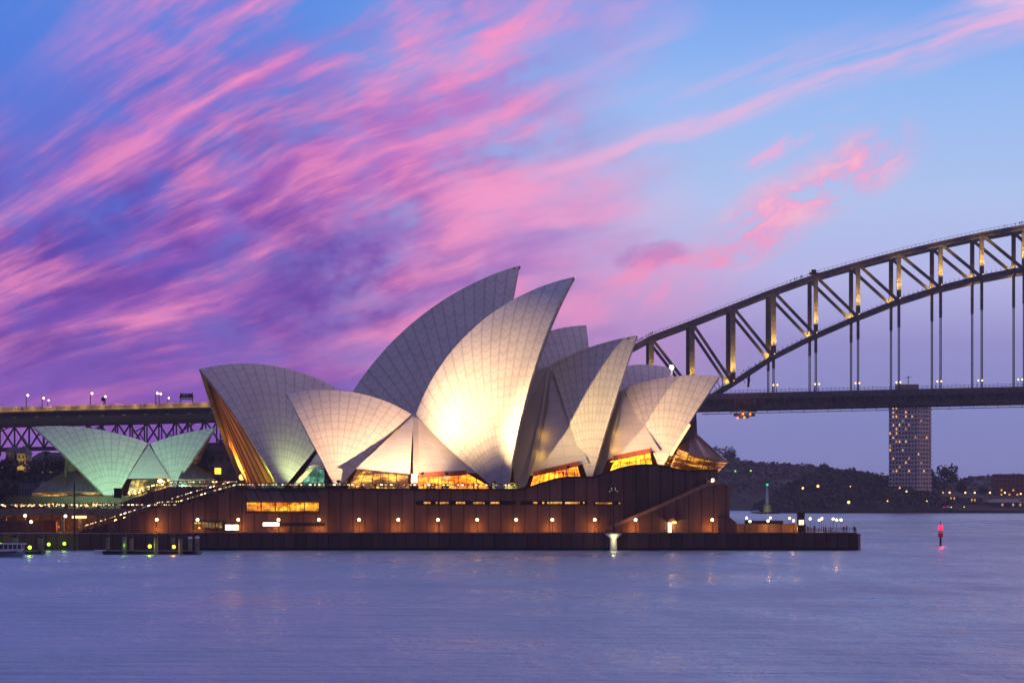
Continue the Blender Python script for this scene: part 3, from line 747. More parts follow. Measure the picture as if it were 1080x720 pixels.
M_goldmouth = bpy.data.materials.new('glowing_timber_ribs'); M_goldmouth.use_nodes = True
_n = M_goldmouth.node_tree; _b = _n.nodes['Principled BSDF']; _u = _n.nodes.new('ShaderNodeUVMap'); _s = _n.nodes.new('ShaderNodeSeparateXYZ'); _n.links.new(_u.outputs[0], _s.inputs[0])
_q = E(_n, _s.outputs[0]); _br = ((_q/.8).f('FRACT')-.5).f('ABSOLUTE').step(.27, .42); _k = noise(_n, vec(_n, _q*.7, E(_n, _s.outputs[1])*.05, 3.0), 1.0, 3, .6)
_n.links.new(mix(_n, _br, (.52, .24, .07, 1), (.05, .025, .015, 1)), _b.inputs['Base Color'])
_n.links.new(((1.0 - _br*.9)*(_k.step(.3, .7)*.20 + .03)).k, _b.inputs['Emission Strength']); _b.inputs['Emission Color'].default_value = (1., .30, .025, 1); _b.inputs['Roughness'].default_value = .5  # emission puts the lamplight on the ribs into the timber itself

# --- the farther hall, turned a little so its south mouth looks at us
axW = Axis(440, 712, 19)
west = thing('concert_hall', 'farther row of grey blue unlit shell roofs with a glowing timber mouth at the left', 'building', (WX(440, 712), 712, 14))
C1 = Shell(axW, (210, 389), (275, 384), (371, 420), (296, 518), 21, 15)
C2 = Shell(axW, (548, 280), (452, 327), (372, 412.5), (497, 520), 25, 17)
C3 = Shell(axW, (618, 343), (586, 347.3), (545, 364), (612, 505), 20, 10)
C4 = Shell(axW, (707, 388.2), (678, 384.2), (628, 398), (665, 490), 16, 10)
C1.build(west, 'big shell opening left with a glowing mouth'); C2.build(west, 'tallest dusk-blue shell'); C3.build(west); C4.build(west)
C1.mouth(west, M_goldmouth, inset=1.0, folds=11, depth=1.6, label='golden folded timber and glass wall in the mouth'); C2.mouth(west, M_mouthglass); C3.mouth(west, M_mouthglass)
side_shell(west, axW, [(371, 421)], (322, 496), (345, 494), (334, 494), w=21.5, bulge=1.2)
side_shell(west, axW, [(373, 421)], (360, 497), (470, 497), None, w=23, bulge=1.2)
glazing(west, axW, [(323, 493), (334, 493.5), (342, 495)], [(316, 514), (330, 514), (343, 514)], 20, G_teal, label='teal lit foyer window')
for f in (lambda p: p, axW.mirror): mb = MB(); mb.bar(f(axW.hit(309, 514, -20.4)), f(axW.hit(329, 492, -20.4)), 1.2); mb.bar(f(axW.hit(329, 492, -20.4)), f(axW.hit(343, 492.4, -20.4)), 1.0); mb.build('window_surround', M_rim, west)
def core(parent, ax, a0, a1, w, z, py0):
    mb = MB(); p, q = ax.hit(a0, 470, 0), ax.hit(a1, 470, 0); a, b = (p-ax.O).dot(ax.u), (q-ax.O).dot(ax.u)
    vs = [ax.at(x, zz, o) for zz in (10, z) for x, o in ((a, -w), (b, -w), (b, w), (a, w))]
    mb.add(vs, [(0, 3, 2, 1), (4, 5, 6, 7), (0, 1, 5, 4), (1, 2, 6, 5), (2, 3, 7, 6), (3, 0, 4, 7)]); mb.build('hall_core', mat('brown_hall_wall', (.085, .045, .03), .8), parent)
core(east, axE, 385, 548, 8.5, 20.5, 0); core(east, axE, 548, 640, 8, 21, 0); core(east, axE, 640, 696, 6, 20.5, 0)
core(west, axW, 310, 640, 11, 22, 0)
# --- restaurant shells
axR = Axis(150, 735, 0)
rest = thing('restaurant_pavilion', 'small pair of pale green lit shell roofs standing at the far left of the steps', 'building', (WX(150, 735), 735, 12))
R1 = Shell(axR, (35.5, 450), (96, 451.5), (156, 467), (119, 531), 17, 12, s0=.06)
R2 = Shell(axR, (226.5, 451), (192, 457.2), (158.5, 467.5), (182, 518), 13, 9)
R1.build(rest, 'larger shell opening left'); R2.build(rest, 'smaller shell opening right')
R1.mouth(rest, lit_glass('restaurant_mouth', (.30, .10, .02), (.9, .45, .12), .8, 1.3, 51.0, 4.0, .06)); R2.mouth(rest, lit_glass('restaurant_mouth', (.30, .10, .02), (.9, .45, .12), .8, 1.3, 51.0, 4.0, .06))
side_shell(rest, axR, [(157, 468.5)], (134, 504.5), (179, 504), None, w=11.5, bulge=.4)
glazing(rest, axR, [(139, 505.5), (157, 505.5), (175, 505)], [(132, 528), (157, 528), (178, 522)], 10.8, lit_glass('restaurant_window', (.5, .12, .02), (1., .55, .12), 2.0, 1.8, 61.0, 3.0, .03), label='restaurant window with scattered warm lights')
g = MB(); a = axR.hit(169, 507, -13.2); g.lathe(a, [(.1, -.5), (.6, -.35), (.75, 0), (.6, .35), (.1, .5)], 10); g.build('ceiling_light', glow('restaurant_ceiling', (1., .62, .2), 6.), rest)
mb = MB(); mb.box(WX(20, 735), WX(250, 735), 716, 760, 4, 12.3); mb.build('plinth', mat('brown_plinth', (.10, .06, .05), .8), rest)
# its sloping glass skirts
def glass_wing(rows_top, rows_low, label):
    tp = [axR.hit(x, y, -o) for x, y, o in rows_top]; lo = [axR.hit(x, y, -o) for x, y, o in rows_low]
    for f in (axR.mirror, lambda p: p):
        roof, fr, gl = MB(), MB(), MB()
        roof.grid([[f(a), f(b)] for a, b in zip(lo, tp)])
        gl.grid([[f(Vector((a.x, a.y+.6, 12.2))), f(a + Vector((0, .6, 0)))] for a in lo], 0, [[(a.x, 0), (a.x, 3)] for a in lo])
        for i in range(len(lo)-1):
            for k in range(7): fr.bar(f(lo[i].lerp(lo[i+1], k/7)+Vector((0, 0, .1))), f(tp[i].lerp(tp[i+1], k/7)+Vector((0, 0, .1))), .11)
            fr.bar(f(lo[i]), f(lo[i+1]), .35)
        o = roof.build('wing_roof', M_glassroof, rest); fr.build('glazing_bars', M_bronze, o); o['label'] = label
        gl.build('wing_glass', lit_glass('wing_lit', (.5, .14, .02), (1., .5, .12), 1.7, 1.2, 71.0, 3.0, .07), rest)
glass_wing([(68, 497.5, 6), (72, 497.3, 6), (100, 492, 6)], [(33.5, 519, 15), (70, 518.5, 15), (106, 519, 15)], 'purple sloping glass roof on the left')
glass_wing([(196, 488, 6), (202, 488.5, 6), (206, 490, 6)], [(188, 506, 13), (206, 506, 13), (227, 505.5, 13)], 'purple sloping glass roof on the right')
mb = MB(); mb.box(*(WX(x, 728) for x in (69, 71)), 727, 728, 12, WZ(481, 728)); mb.box(*(WX(x, 729) for x in (71, 108)), 729, 741, 12, WZ(486, 728)); mb.build('core_wall', mat('brown_core_wall', (.10, .05, .04), .7), rest)
mb = MB(); mb.box(WX(121, 690), WX(128, 690), 689, 691, 11.8, WZ(514.5, 690)); mb.box(WX(120.3, 690), WX(128.7, 690), 688.8, 691.2, WZ(515.6, 690), WZ(514.5, 690))
tag(mb.build('speaker_box', M_black), 'black tall box standing in front of the foot of the larger green shell', 'cabinet')

# ------------------------------------------------------------------ floodlights on the terrace edge
def floodlight(label, loc, aim, col, power, ang, blend=.7):
    o = thing('floodlight', label, 'floodlight', loc, 'floodlights of the shells'); loc = Vector(loc)
    d = (Vector(aim)-loc).normalized(); mb = MB(); mb.bar(loc - Vector((0, 0, 1.2)), loc, .12); mb.build('stand', M_dark, o)
    mb = MB(); mb.bar(loc - d*.35, loc + d*.15, .7, .5); mb.build('housing', M_dark, o)
    mb = MB(); mb.bar(loc + d*.15, loc + d*.18, .6, .4); mb.build('lens', glow('flood_lens', (1., .8, .5), 2.0), o)
    spot(loc + d*.3, aim, col, power, ang, blend, .4, parent=o); return o
WARM = (1.0, .66, .30)
fx, fY, fz = WX(478, 597), 597.0, 17.5
floodlight('black floodlight on the terrace edge aimed at the tallest shell', (-40, 601.5, 15.7), W(520, 376, 630), (1., .62, .30), 120000, 66, 1.0)
floodlight('black floodlight throwing its beam at the top of the tallest shell', (-43, 601.5, 15.7), W(545, 350, 634), (1., .63, .32), 290000, 56, 1.0)
floodlight('black floodlight on the terrace edge aimed at the shell with the low left mouth', (fx-1.5, fY, fz), W(390, 440, 630), (1., .58, .31), 225000, 76, .9)
floodlight('black floodlight on the terrace edge aimed at the middle northern shell', (-20.5, 600, 17.5), W(684, 402, 630), WARM, 285000, 46, 1.0)
floodlight('black floodlight on the terrace edge aimed at the lowest northern shell', (13, 599, 19), W(722, 440, 632), (1., .58, .30), 125000, 50, .9)
floodlight('green tinted floodlight in front of the larger restaurant shell', W(98, 531, 690), W(100, 470, 725), (.42, 1.0, .50), 52000, 96, .9)
floodlight('green tinted floodlight in front of the smaller restaurant shell', W(168, 519, 697), W(184, 470, 728), (.45, 1.0, .58), 22000, 90, .9)
floodlight('floodlight with olive beam at the foot of the far left shell', W(322, 512, 672), W(300, 450, 698), (.8, .95, .40), 9000, 70, .9)
# light inside the mouth of the farther hall, and at the feet of the fin walls
spot(axW.hit(254, 503, 7) - axW.u*4.5, axW.hit(262, 478, 2), (1., .50, .07), 34000, 120, .8, .8, 'mouth_lamp', west)
point(axW.hit(243, 470, 9), (1., .42, .06), 1800, .5, 'mouth_lamp', west)
g = MB(); g.ball(axW.hit(255, 503, 10), .8, 10); g.build('mouth_lantern', glow('mouth_lantern_glow', (1., .62, .12), 2.5), west)
point(axW.hit(276, 503, -19), (.8, 1., .12), 700, .4, 'green_lamp', west)
point(axE.hit(569, 476, -16.5), (1., .55, .05), 130, .3, 'fin_lamp', east)
point(axE.hit(573, 455, -13.6), (1., .52, .04), 110, .3, 'fin_lamp', east); point(axE.hit(565, 494, -19.6), (1., .55, .05), 90, .3, 'fin_lamp', east)
point(axE.hit(650, 455, -10.8), (1., .52, .06), 80, .3, 'fin_lamp', east)
point(axE.hit(647, 470, -13.2), (1., .52, .06), 110, .3, 'fin_lamp', east)
point(axE.hit(705, 488, -15.5), (1., .6, .2), 300, .3, 'edge_lamp', east)

# ------------------------------------------------------------------ globe lamp posts
def lamp_proto(h=3.05, r=.35):
    o = thing('lamp_post', '', 'lamp post', (0, 0, 0)); mb = MB()
    mb.tube([(0, 0, 0), (0, 0, .35), (0, 0, .4), (0, 0, h-r)], [.13, .13, .07, .055], 8); mb.build('post', M_dark, o)
    mb = MB(); mb.lathe((0, 0, h-r-.1), [(.06, 0), (.16, .05), (.16, .12)], 8); mb.build('collar', M_dark, o)
    mb = MB(); mb.ball((0, 0, h), r, 12); mb.build('globe', M_globe, o, True); return o
proto = lamp_proto(); used = [False]
def place_lamp(loc, label, group, scale=None):
    if not used[0]: used[0] = True; proto.location = loc; proto['label'] = label; proto['group'] = group; o = proto; o.scale = (scale or 1,)*3
    else: o = copy_tree(proto, loc, label, group, scale=scale or 1.0)
    return o
GL = 'globe lamps along the broadwalk'
where = ['globe lamp post left of the big stair, in front of the granite wall', 'globe lamp post in front of the dim cream shop window', 'globe lamp post at the right end of the bright cream shop window',
 'globe lamp post at the end of the white slot window', 'globe lamp post below the right end of the amber window', 'globe lamp post right of the amber window, below the low left shell',
 'globe lamp post below the left end of the first slot window', 'globe lamp post below the left lit length of the first slot window', 'globe lamp post below the right part of the first slot window',
 'globe lamp post where the first and second slot windows meet', 'globe lamp post below the middle of the second slot window', 'globe lamp post just left of the tall channel beacon',
 'globe lamp post between the beacon and the lit doorway', 'globe lamp post between the lit doorway and the podium corner']
for i, x in enumerate((165.3, 208.3, 251.3, 293.7, 336.3, 378.7, 420, 461.9, 503.3, 544.4, 582.5, 627.3, 670.3, 751.2)):
    Y = 600.0 if x < 640 else 597.5
    if i == 0: Y = 602
    place_lamp((WX(x, Y), Y, 3.75), where[i], GL)
    point((WX(x-1.5, Y), (602.1 if x < 640 else 598.7), 4.7), (1., .36, .05), 330 if i else 420, .3, 'wall_uplight')
GE = 'globe lamps on the point of the broadwalk'
wl = ['globe lamp over the low wall, leftmost on the point', 'lower globe lamp beside the leftmost one on the point', 'globe lamp above the bright orange wall, right one', 'globe lamp above the bright orange wall, left one',
      'globe lamp left of the black kiosk', 'lower globe lamp touching the left side of the black kiosk', 'globe lamp alone right of the black kiosk', 'left lamp of the close pair in the middle of the point', 'right lamp of the close pair in the middle of the point',
      'left lamp of the three at the tip of the point', 'middle lamp of the three at the tip of the point', 'right lamp of the three at the tip of the point']
for i, (x, y) in enumerate(((787.5, 545.8), (791, 549.5), (812.5, 545.8), (810, 549), (832.8, 546.3), (837, 548.8), (854.5, 546.7), (864, 548.3), (866.7, 546.7), (878.7, 547), (882.5, 548), (887, 548))):
    Y = 12*0 + (CAMH-6.8)*F/(y-HZ); Y = max(596, min(665, Y))
    place_lamp((WX(x, Y), Y, WZ(y, Y) - 3.05*.8), wl[i], GE, .8)
    if i in (0, 3, 5, 8, 10): point((WX(x, Y), Y-1.5, 5.6), (1., .5, .15), 260, .3, 'path_lamp')
for i, (x, y, l) in enumerate(((32.8, 550, 'globe lamp glowing beside the brown hoarding at the left'), (69, 544, 'small lamp under the concourse right of the red kiosk'), (26.5, 543.5, 'small lamp high on the concourse wall at the far left'),
                               (122, 549, 'globe lamp low on the stair flight, left one'), (131.5, 546.5, 'globe lamp low on the stair flight, right one'))):
    Y = 610; place_lamp((WX(x, Y), Y, WZ(y, Y)-3.05), l, 'globe lamps by the concourse')
# low wall, kiosk and rail on the point
tag((lambda m: (m.box(WX(771, 607), WX(850, 607), 607, 607.8, 3.75, WZ(552.5, 607)), m.box(WX(771, 607), WX(850, 607), 606.9, 607.9, WZ(552.5, 607), WZ(552, 607)), m.build('low_wall', M_podium))[-1])(MB()), 'low granite wall glowing orange on the point right of the podium', 'wall')
point((WX(811, 604.5), 604.5, 4.6), (1., .45, .08), 420, .3, 'wall_uplight'); point((WX(838, 604.5), 604.5, 4.6), (1., .45, .08), 300, .3, 'wall_uplight'); point((WX(775, 604.5), 604.5, 4.6), (1., .45, .08), 150, .3, 'wall_uplight')
mb = MB(); mb.box(WX(788, 625), WX(826, 625), 625, 632, 3.75, WZ(548.8, 625)); tag(mb.build('pavilion', mat('dull_roofed_shed', (.14, .10, .10), .7)), 'long low dark shed behind the orange wall on the point', 'shed')
ks = thing('ticket_kiosk', 'black upright kiosk with a bright panel at its base on the point', 'kiosk', (WX(844.5, 604), 604, 3.75))
mb = MB(); mb.box(WX(841, 604), WX(848.2, 604), 603, 605, 3.75, WZ(540.3, 604)); mb.box(WX(840.6, 604), WX(848.6, 604), 602.8, 605.2, WZ(540.3, 604), WZ(539.8, 604)); mb.build('cabin', M_black, ks)
mb = MB(); 
for k in range(2): mb.box(WX(842 + 2.8*k, 604), WX(844.4+2.8*k, 604), 602.9, 602.97, WZ(553.2, 604), WZ(548, 604))
mb.build('lit_panel', glow('kiosk_panel', (1., .8, .45), 1.6), ks)
pr = thing('guard_rail', 'thin dark guard rail round the tip of the point', 'railing', (WX(870, 590), 590, 3.75)); mb = MB(); mr = MB()
a, b = Vector((WX(852, 590.2), 590.2, 4.02)), Vector((WX(903, 590.2), 590.2, 4.02)); c_ = Vector((WX(903.5, 589)+.9, 600, 4.02))
for p, q, n in ((a, b, 14), (b, c_, 4)):
    for i in range(n): r_ = p.lerp(q, i/n); mb = MB(); mb.bar(r_, r_+Vector((0, 0, 1.0)), .08); mb.build('post', M_dark, pr)
    for h in (.4, .7, 1.0): mr.bar(p+Vector((0, 0, h)), q+Vector((0, 0, h)), .05)
mr.build('rails', M_dark, pr)

# ------------------------------------------------------------------ beacons and poles in the water
def beacon_tall():
    Y = 584; x = WX(647, Y); o = thing('channel_beacon', 'tall dark beacon pole on a lit white pile in front of the sea wall', 'beacon', (x, Y, 0))
    mb = MB(); mb.tube([(x, Y, -2), (x, Y, 1.6), (x, Y, 2.7)], [.85, .8, .75], 14); mb.build('pile', mat('white_pile', (.62, .60, .52), .6), o)
    mb = MB(); mb.lathe((x, Y, 0), [(.8, 2.7), (1.1, 3.0), (1.9, 3.7), (1.9, 3.9), (.5, 3.95)], 12); mb.build('platform', mat('white_platform', (.50, .50, .42), .6), o)
    mb = MB()
    for k in range(12): a = k*math.pi/6; mb.bar((x+1.85*math.cos(a), Y+1.85*math.sin(a), 3.9), (x+1.85*math.cos(a), Y+1.85*math.sin(a), 4.7), .06)
    mb.build('rail', M_dark, o)
    mb = MB(); mb.tube([(x, Y, 3.9), (x, Y, 13.2)], [.26, .18], 8); mb.build('pole', M_dark, o)
    mb = MB(); c = Vector((x, Y, 13.0))
    for k in range(8): 
        a = k*math.pi/4; mb.bar(c + Vector((.75*math.cos(a), .35*math.sin(a), 0)), c + Vector((.75*math.cos(a), .35*math.sin(a), 1.5)), .12); 
    mb.lathe(c, [(.8, 0), (.8, .08)], 10); mb.lathe(c + Vector((0, 0, 1.5)), [(.7, 0), (.15, .7)], 10); mb.build('lantern_cage', M_dark, o)
    g = MB()
    for k in range(6): a = k*math.pi/3; g.ball(c + Vector((.85*math.cos(a), -.25-.2*math.sin(a), .3+.35*(k % 3))), .07, 6)
    g.build('small_lights', glow('cage_lights', (1., .8, .6), 1.2), o)
    g = MB(); g.ball((x+.1, Y-1.0, 3.1), .42, 10); g.build('lamp', glow('pile_lamp', (1., .85, .30), 4.0), o)
    point((x, Y-2.2, 2.6), (1., .9, .4), 160, .3, 'pile_light', o)
beacon_tall()
def red_beacon():
    Y = CAMH*F/(575-HZ); x = WX(992, Y); o = thing('red_beacon', 'small dark channel marker with a glowing red light out in the water', 'beacon', (x, Y, 0))
    z = lambda p: WZ(p, Y)
    mb = MB(); mb.tube([(x, Y, -2), (x, Y, z(566))], [.28, .24], 10); mb.build('pile', M_dark, o)
    mb = MB(); mb.box(x-.55, x+.55, Y-.45, Y+.45, z(566), z(561.5)); mb.lathe((x, Y, z(561)), [(.7, 0), (.7, .12), (.3, .2), (.3, .9)], 10); mb.build('cabinet', mat('dark_red_cabinet', (.10, .02, .03), .6), o)
    g = MB(); g.ball((x, Y, z(556.2)), .62, 12, sz=1.15); g.build('lantern', glow('red_lantern', (1., .012, .06), 2.6), o)
    mb = MB(); mb.tube([(x, Y, z(554)), (x, Y, z(549.5))], .12, 6); mb.build('spike', M_dark, o)
    point((x, Y-1.6, z(556)), (1., .05, .15), 500, .5, 'red_light', o)
red_beacon()
def green_beacon():
    Y = 1890; x = WX(809, Y); z = lambda p: WZ(p, Y); o = thing('green_beacon', 'slim white tower with a green light on the far point', 'beacon', (x, Y, 1))
    mb = MB(); mb.prism([(WX(798, Y), -1), (WX(802, Y), z(539.6)), (WX(818, Y), z(539.6)), (WX(824, Y), -1)], Y-8, Y+60); struct(mb.build('terrain', M_land))
    mb = MB(); mb.tube([(x, Y, z(540)), (x, Y, z(532))], [3.2, 2.6], 10); mb.build('base', mat('lit_stone_base', (.22, .20, .12), .7), o)
    mb = MB(); mb.tube([(x, Y, z(532)), (x, Y, z(513))], [1.15, .75], 8); mb.build('shaft', mat('greyish_shaft', (.42, .42, .44), .6), o)
    mb = MB(); mb.lathe((x, Y, z(513)), [(1.6, 0), (1.6, .5), (.9, .6), (.9, 2.2), (.2, 3.2)], 10); mb.build('gallery', M_dark, o)
    g = MB(); g.ball((x, Y-1.2, z(511)), .95, 8); g.build('lantern', glow('green_lantern', (.02, .8, .25), 1.2), o)
    point((x-1, Y-8, z(537)), (.9, 1., .3), 600, .5, 'base_light', o)
green_beacon()

# ------------------------------------------------------------------ harbour bridge
YB1, YB2 = 1350.0, 1378.0
bridge = thing('arch_bridge', 'great steel arch bridge with hangers and lit lattice posts crossing the sky on the right', 'bridge', (WX(900, YB1), YB1, 0))
topc = [(642, 380.5), (687, 356.4), (730, 340.5), (773, 323.8), (815.8, 307.2), (860.4, 291.4), (905, 278.6), (948, 267.4), (992, 257), (1035.4, 247.6), (1080, 239.5), (1124, 233.5), (1168, 229.5), (1212, 228), (1256, 228.5), (1300, 231)]
botc = [(773, 404.6), (815.8, 376.4), (860.4, 354), (905, 334.6), (948, 317.6), (992, 303.6), (1035.4, 292.6), (1080, 284), (1124, 278), (1168, 274), (1212, 272), (1256, 273), (1300, 276)]
deck_z = lambda px: WZ(416.0 - (px-740)*.0225, YB1)
def N(px, py, far): p = W(px, py, YB1); return p if not far else Vector((p.x, YB2, p.z))
for far in (0, 1):
    mb = MB()
    for (a, b) in zip(topc, topc[1:]):
        p, q = N(*a, far), N(*b, far); mb.bar(p + Vector((0, 0, .9)), q + Vector((0, 0, .9)), 1.6, .9); mb.bar(p - Vector((0, 0, .9)), q - Vector((0, 0, .9)), 1.4, .9); mb.bar(p, q, .9, 2.2)
    mb.build('top_chord', M_steel, bridge)
    mb = MB(); mr = MB()
    for (a, b) in zip(topc, topc[1:]):
        p, q = N(*a, far) + Vector((0, -.6, 1.3)), N(*b, far) + Vector((0, -.6, 1.3)); mr.bar(p + Vector((0, 0, 1.3)), q + Vector((0, 0, 1.3)), .12)
        for k in range(10): r_ = p.lerp(q, k/10); mr.bar(r_, r_ + Vector((0, 0, 1.3)), .14)
    mr.build('top_handrail', M_dark, bridge)
    bb = [(756, 415)] + botc
    for (a, b) in zip(bb, bb[1:]):
        p, q = N(*a, far), N(*b, far); mb.bar(p + Vector((0, 0, .9)), q + Vector((0, 0, .9)), 1.7, 1.1); mb.bar(p - Vector((0, 0, 1.0)), q - Vector((0, 0, 1.0)), 1.5, 1.1); mb.bar(p, q, 1.0, 2.2)
        for k in range(1, 9): r_ = p.lerp(q, k/9) + Vector((0, -.7, 1.3)); mb.bar(r_, r_ + Vector((0, 0, 1.5)), .2)
    mb.build('bottom_chord', M_steel, bridge)
    for i, (x, y) in enumerate(topc[1:]):
        bt = botc[i-2] if i >= 2 else None
        low = N(*bt, far) if bt else Vector((N(x, y, far).x, N(x, y, far).y, deck_z(x)))
        hi = N(x, y, far); wd = 2.5 if i < 4 else 1.9
        mb = MB()
        for s_ in (-1, 1): mb.bar(low + Vector((s_*wd*.40, 0, 0)), hi + Vector((s_*wd*.40, 0, 0)), .62, 1.5)
        mb.bar(low + Vector((0, .35, 0)), hi + Vector((0, .35, 0)), wd*.8, .25)
        n = max(3, int((hi-low).length/2.4))
        for k in range(n): a = low.lerp(hi, (k+.5)/n); mb.box(a.x-wd*.38, a.x+wd*.38, a.y-.4, a.y-.1, a.z-1.04, a.z+1.04)
        mb.build('post', M_steel, bridge)
        if i+2 < len(topc) and i >= 0:
            j = i-1
            nb = botc[j] if 0 <= j < len(botc) else None
            if nb or i == 0:
                tgt = N(*nb, far) if nb else Vector((N(724, 0, far).x, N(724, 0, far).y, WZ(404, YB1)))
                mb = MB(); d = (tgt-hi).normalized(); s_ = Vector((0, .55, 0)); mb.bar(hi + s_ - d*0, tgt + s_, .75, 1.5); mb.bar(hi - s_, tgt - s_, .6, 1.5); mb.build('diagonal', M_steel, bridge)
        if bt and bt[0] >= 815:                        # hanger from the bottom chord to the deck
            mb = MB(); fo = low - Vector((0, 0, 1)); z = deck_z(x)
            for s_ in (-.35, .35): mb.bar(fo + Vector((s_, 0, 0)), Vector((fo.x+s_, fo.y, z)), .42, .7)
            mb.bar(fo, Vector((fo.x, fo.y, fo.z - (fo.z-z)*.28)), 1.5, .8); mb.build('hanger', M_steel, bridge)
# diagonal pairs on the first panels down to the deck
mb = MB()
for k, (x, y) in enumerate(topc[:-1]):
    mb = MB(); mb.bar(N(x, y, 0), N(x, y, 1), .8, 1.2); mb.build('cross_beam', M_steel, bridge)
for k, (x, y) in enumerate(botc[:-1]): mb = MB(); mb.bar(N(x, y, 0), N(x, y, 1), .8, 1.2); mb.build('cross_beam', M_steel, bridge)
x0, x1 = 412, 1320
mb = MB(); n = 40
def dk(px, dz, y): return Vector((WX(px, YB1), y, deck_z(px) + dz))
for a, b in ((x0, x1),):
    for (ya, yb, za, zb) in ((YB1-6.5, YB1-6.22, -1.6, .1), (YB1-6, YB2+6, -1.2, -.2), (YB1-3, YB1-1.6, -8.2, -1.2), (YB2+1.6, YB2+3, -8.2, -1.2), (YB1-6.2, YB1-5.8, -3.0, .2)):
        mb.add([dk(a, za, ya), dk(b, za, ya), dk(b, za, yb), dk(a, za, yb), dk(a, zb, ya), dk(b, zb, ya), dk(b, zb, yb), dk(a, zb, yb)],
               [(0, 3, 2, 1), (4, 5, 6, 7), (0, 1, 5, 4), (1, 2, 6, 5), (2, 3, 7, 6), (3, 0, 4, 7)])
mb.build('deck', M_steel, bridge)
mb = MB()
for i in range(60):
    px = 690 + (x1-690)*i/60; mb = MB(); mb.box(WX(px, YB1)-.25, WX(px, YB1)+.25, YB1-6.0, YB1-3, deck_z(px)-6, deck_z(px)-1.25); mb.build('deck_rib', M_steel, bridge)
mb = MB()                                               # inspection walkway hung under the deck
for i in range(45):
    px = 745 + (x1-745)*i/45; p = dk(px, -8.2, YB1-2.4); mb.bar(p, p - Vector((0, 0, 1.9 if i % 2 else 2.6)), .22)
p, q = dk(740, -10.2, YB1-2.4), dk(x1, -10.2, YB1-2.4); mb.bar(p, q, .3, .35); mb.build('under_walkway', M_dark, bridge)
mb = MB(); mr = MB()
for i in range(96):
    px = 700 + 420*i/96; p = dk(px, .2, YB1-6); mb = MB(); mb.bar(p, p + Vector((0, 0, 2.3 if i % 5 == 0 else 1.7)), .16); mb.build('railing_post', M_dark, bridge)
for h in (.7, 1.6): mr.bar(dk(x0, h, YB1-6), dk(x1, h, YB1-6), .14)
mr.build('railing', M_dark, bridge)
# pier under the end of the arch
mb = MB(); a, b = WX(640, YB1), WX(736, YB1); mb.prism([(a, -1), (WX(735, YB1)+2, -1), (WX(734, YB1), deck_z(735)-8.2), (a, deck_z(640)-8.2)], YB1-2, YB2+2)
tag(mb.build('bridge_pier', mat('dark_granite_pier', (.10, .06, .05), .8, scale=.2)), 'dark stone pier carrying the end of the arch behind the last shell', 'pier')
for yy, lab in ((YB1-6.5, 'granite pylon'), (YB2+.5, 'granite pylon')):        # the abutment towers, hidden behind the shells from here
    mb = MB(); a, b = WX(624, YB1), WX(655, YB1); mb.prism([(a, -1), (b, -1), (b-.8, WZ(380, YB1)), (a+.8, WZ(380, YB1))], yy, yy+6); mb.build('pylon', mat('dark_granite_pier', (.10, .06, .05), .8), bridge)
# maintenance gantry under the deck
gt = thing('maintenance_gantry', 'small hanging gantry with orange lights under the bridge deck', 'gantry', W(784, 435, YB1-8))
mb = MB()
for x in (777, 783, 789, 794): p = W(x, 430, YB1-8); mb.bar(p, p - Vector((0, 0, 4.0)), .3)
mb.bar(W(770, 433.5, YB1-8), W(798, 433.5, YB1-8), 3, .7); mb.bar(W(774, 437.5, YB1-8), W(796, 437.5, YB1-8), 3, 1.3); mb.bar(W(779, 440, YB1-8), W(790, 440, YB1-8), 2, .8)
mb.bar(W(762, 432.3, YB1-8), W(803, 432.3, YB1-8), 2, .5); mb.build('cradle', M_dark, gt)
for i, (x, y) in enumerate(((783.6, 436.3), (791.2, 436.6), (778, 440.5), (785, 440))):
    g = MB(); g.ball(W(x, y, YB1-10), .55, 8); g.build('lamp', glow('gantry_lamp', (1., .25, .03), 2.2), gt)
point(W(784, 436, YB1-13), (1., .4, .1), 900, .5, 'gantry_light', gt)
# work cranes on the lower chord
for k, (x, y, l) in enumerate(((789, 402, 'small dark jib crane on the lower chord at the end of the arch'), (761, 413, 'low dark jib crane at the very foot of the arch'))):
    p = W(x, y, YB1); mb = MB(); mb.bar(p, p + Vector((-2.5, 0, 6)), .35); mb.bar(p + Vector((1, 0, 0)), p + Vector((.2, 0, 7.5)), .35); mb.bar(p + Vector((-1.5, 0, -1)), p + Vector((-4, 0, 4)), .3); mb.bar(p + Vector((0, 0, -3)), p + Vector((.5, 0, 3)), 1.1)
    tag(mb.build('jib_crane', M_dark), l, 'crane')
# uplights at the joints and street lamps at the hangers
for (x, y) in botc[:8]:
    p = N(x, y, 0); spot(p + Vector((-1.0, -6.5, 1.5)), p + Vector((.0, 0.6, 15)), (1., .68, .20), 60000, 56, 1.0, .3, 'joint_light', bridge)
    g = MB(); g.ball(p + Vector((.4, -1.4, 1.6)), .28, 6); g.build('joint_lamp', glow('joint_lamp', (1., .70, .2), 2.), bridge)
    if x < 1090:
        f_ = N(x, y, 1); point(f_ + Vector((-.6, -3, 2.2)), (1., .66, .14), 1900, .3, 'joint_light', bridge)
for x, y in ((687, 395), (730, 398)): p = W(x, y, YB1); spot(p + Vector((-1., -3.4, -3)), p + Vector((0, 0, 22)), (1., .66, .14), 32000, 66, .9, .3, 'joint_light', bridge)
lp = thing('bridge_lamp', '', 'street lamp', (0, 0, 0)); mb = MB(); mb.tube([(0, 0, 0), (0, 0, 4.2)], [.16, .1], 6); mb.bar((0, 0, 4.0), (.5, -.6, 4.2), .1); mb.build('pole', M_dark, lp)
g = MB(); g.ball((.5, -.7, 4.1), .46, 8); g.build('lantern', glow('bridge_lantern', (1., .66, .28), 2.6), lp)
hx = [815.8, 859.6, 902, 945, 988, 1031, 1073]
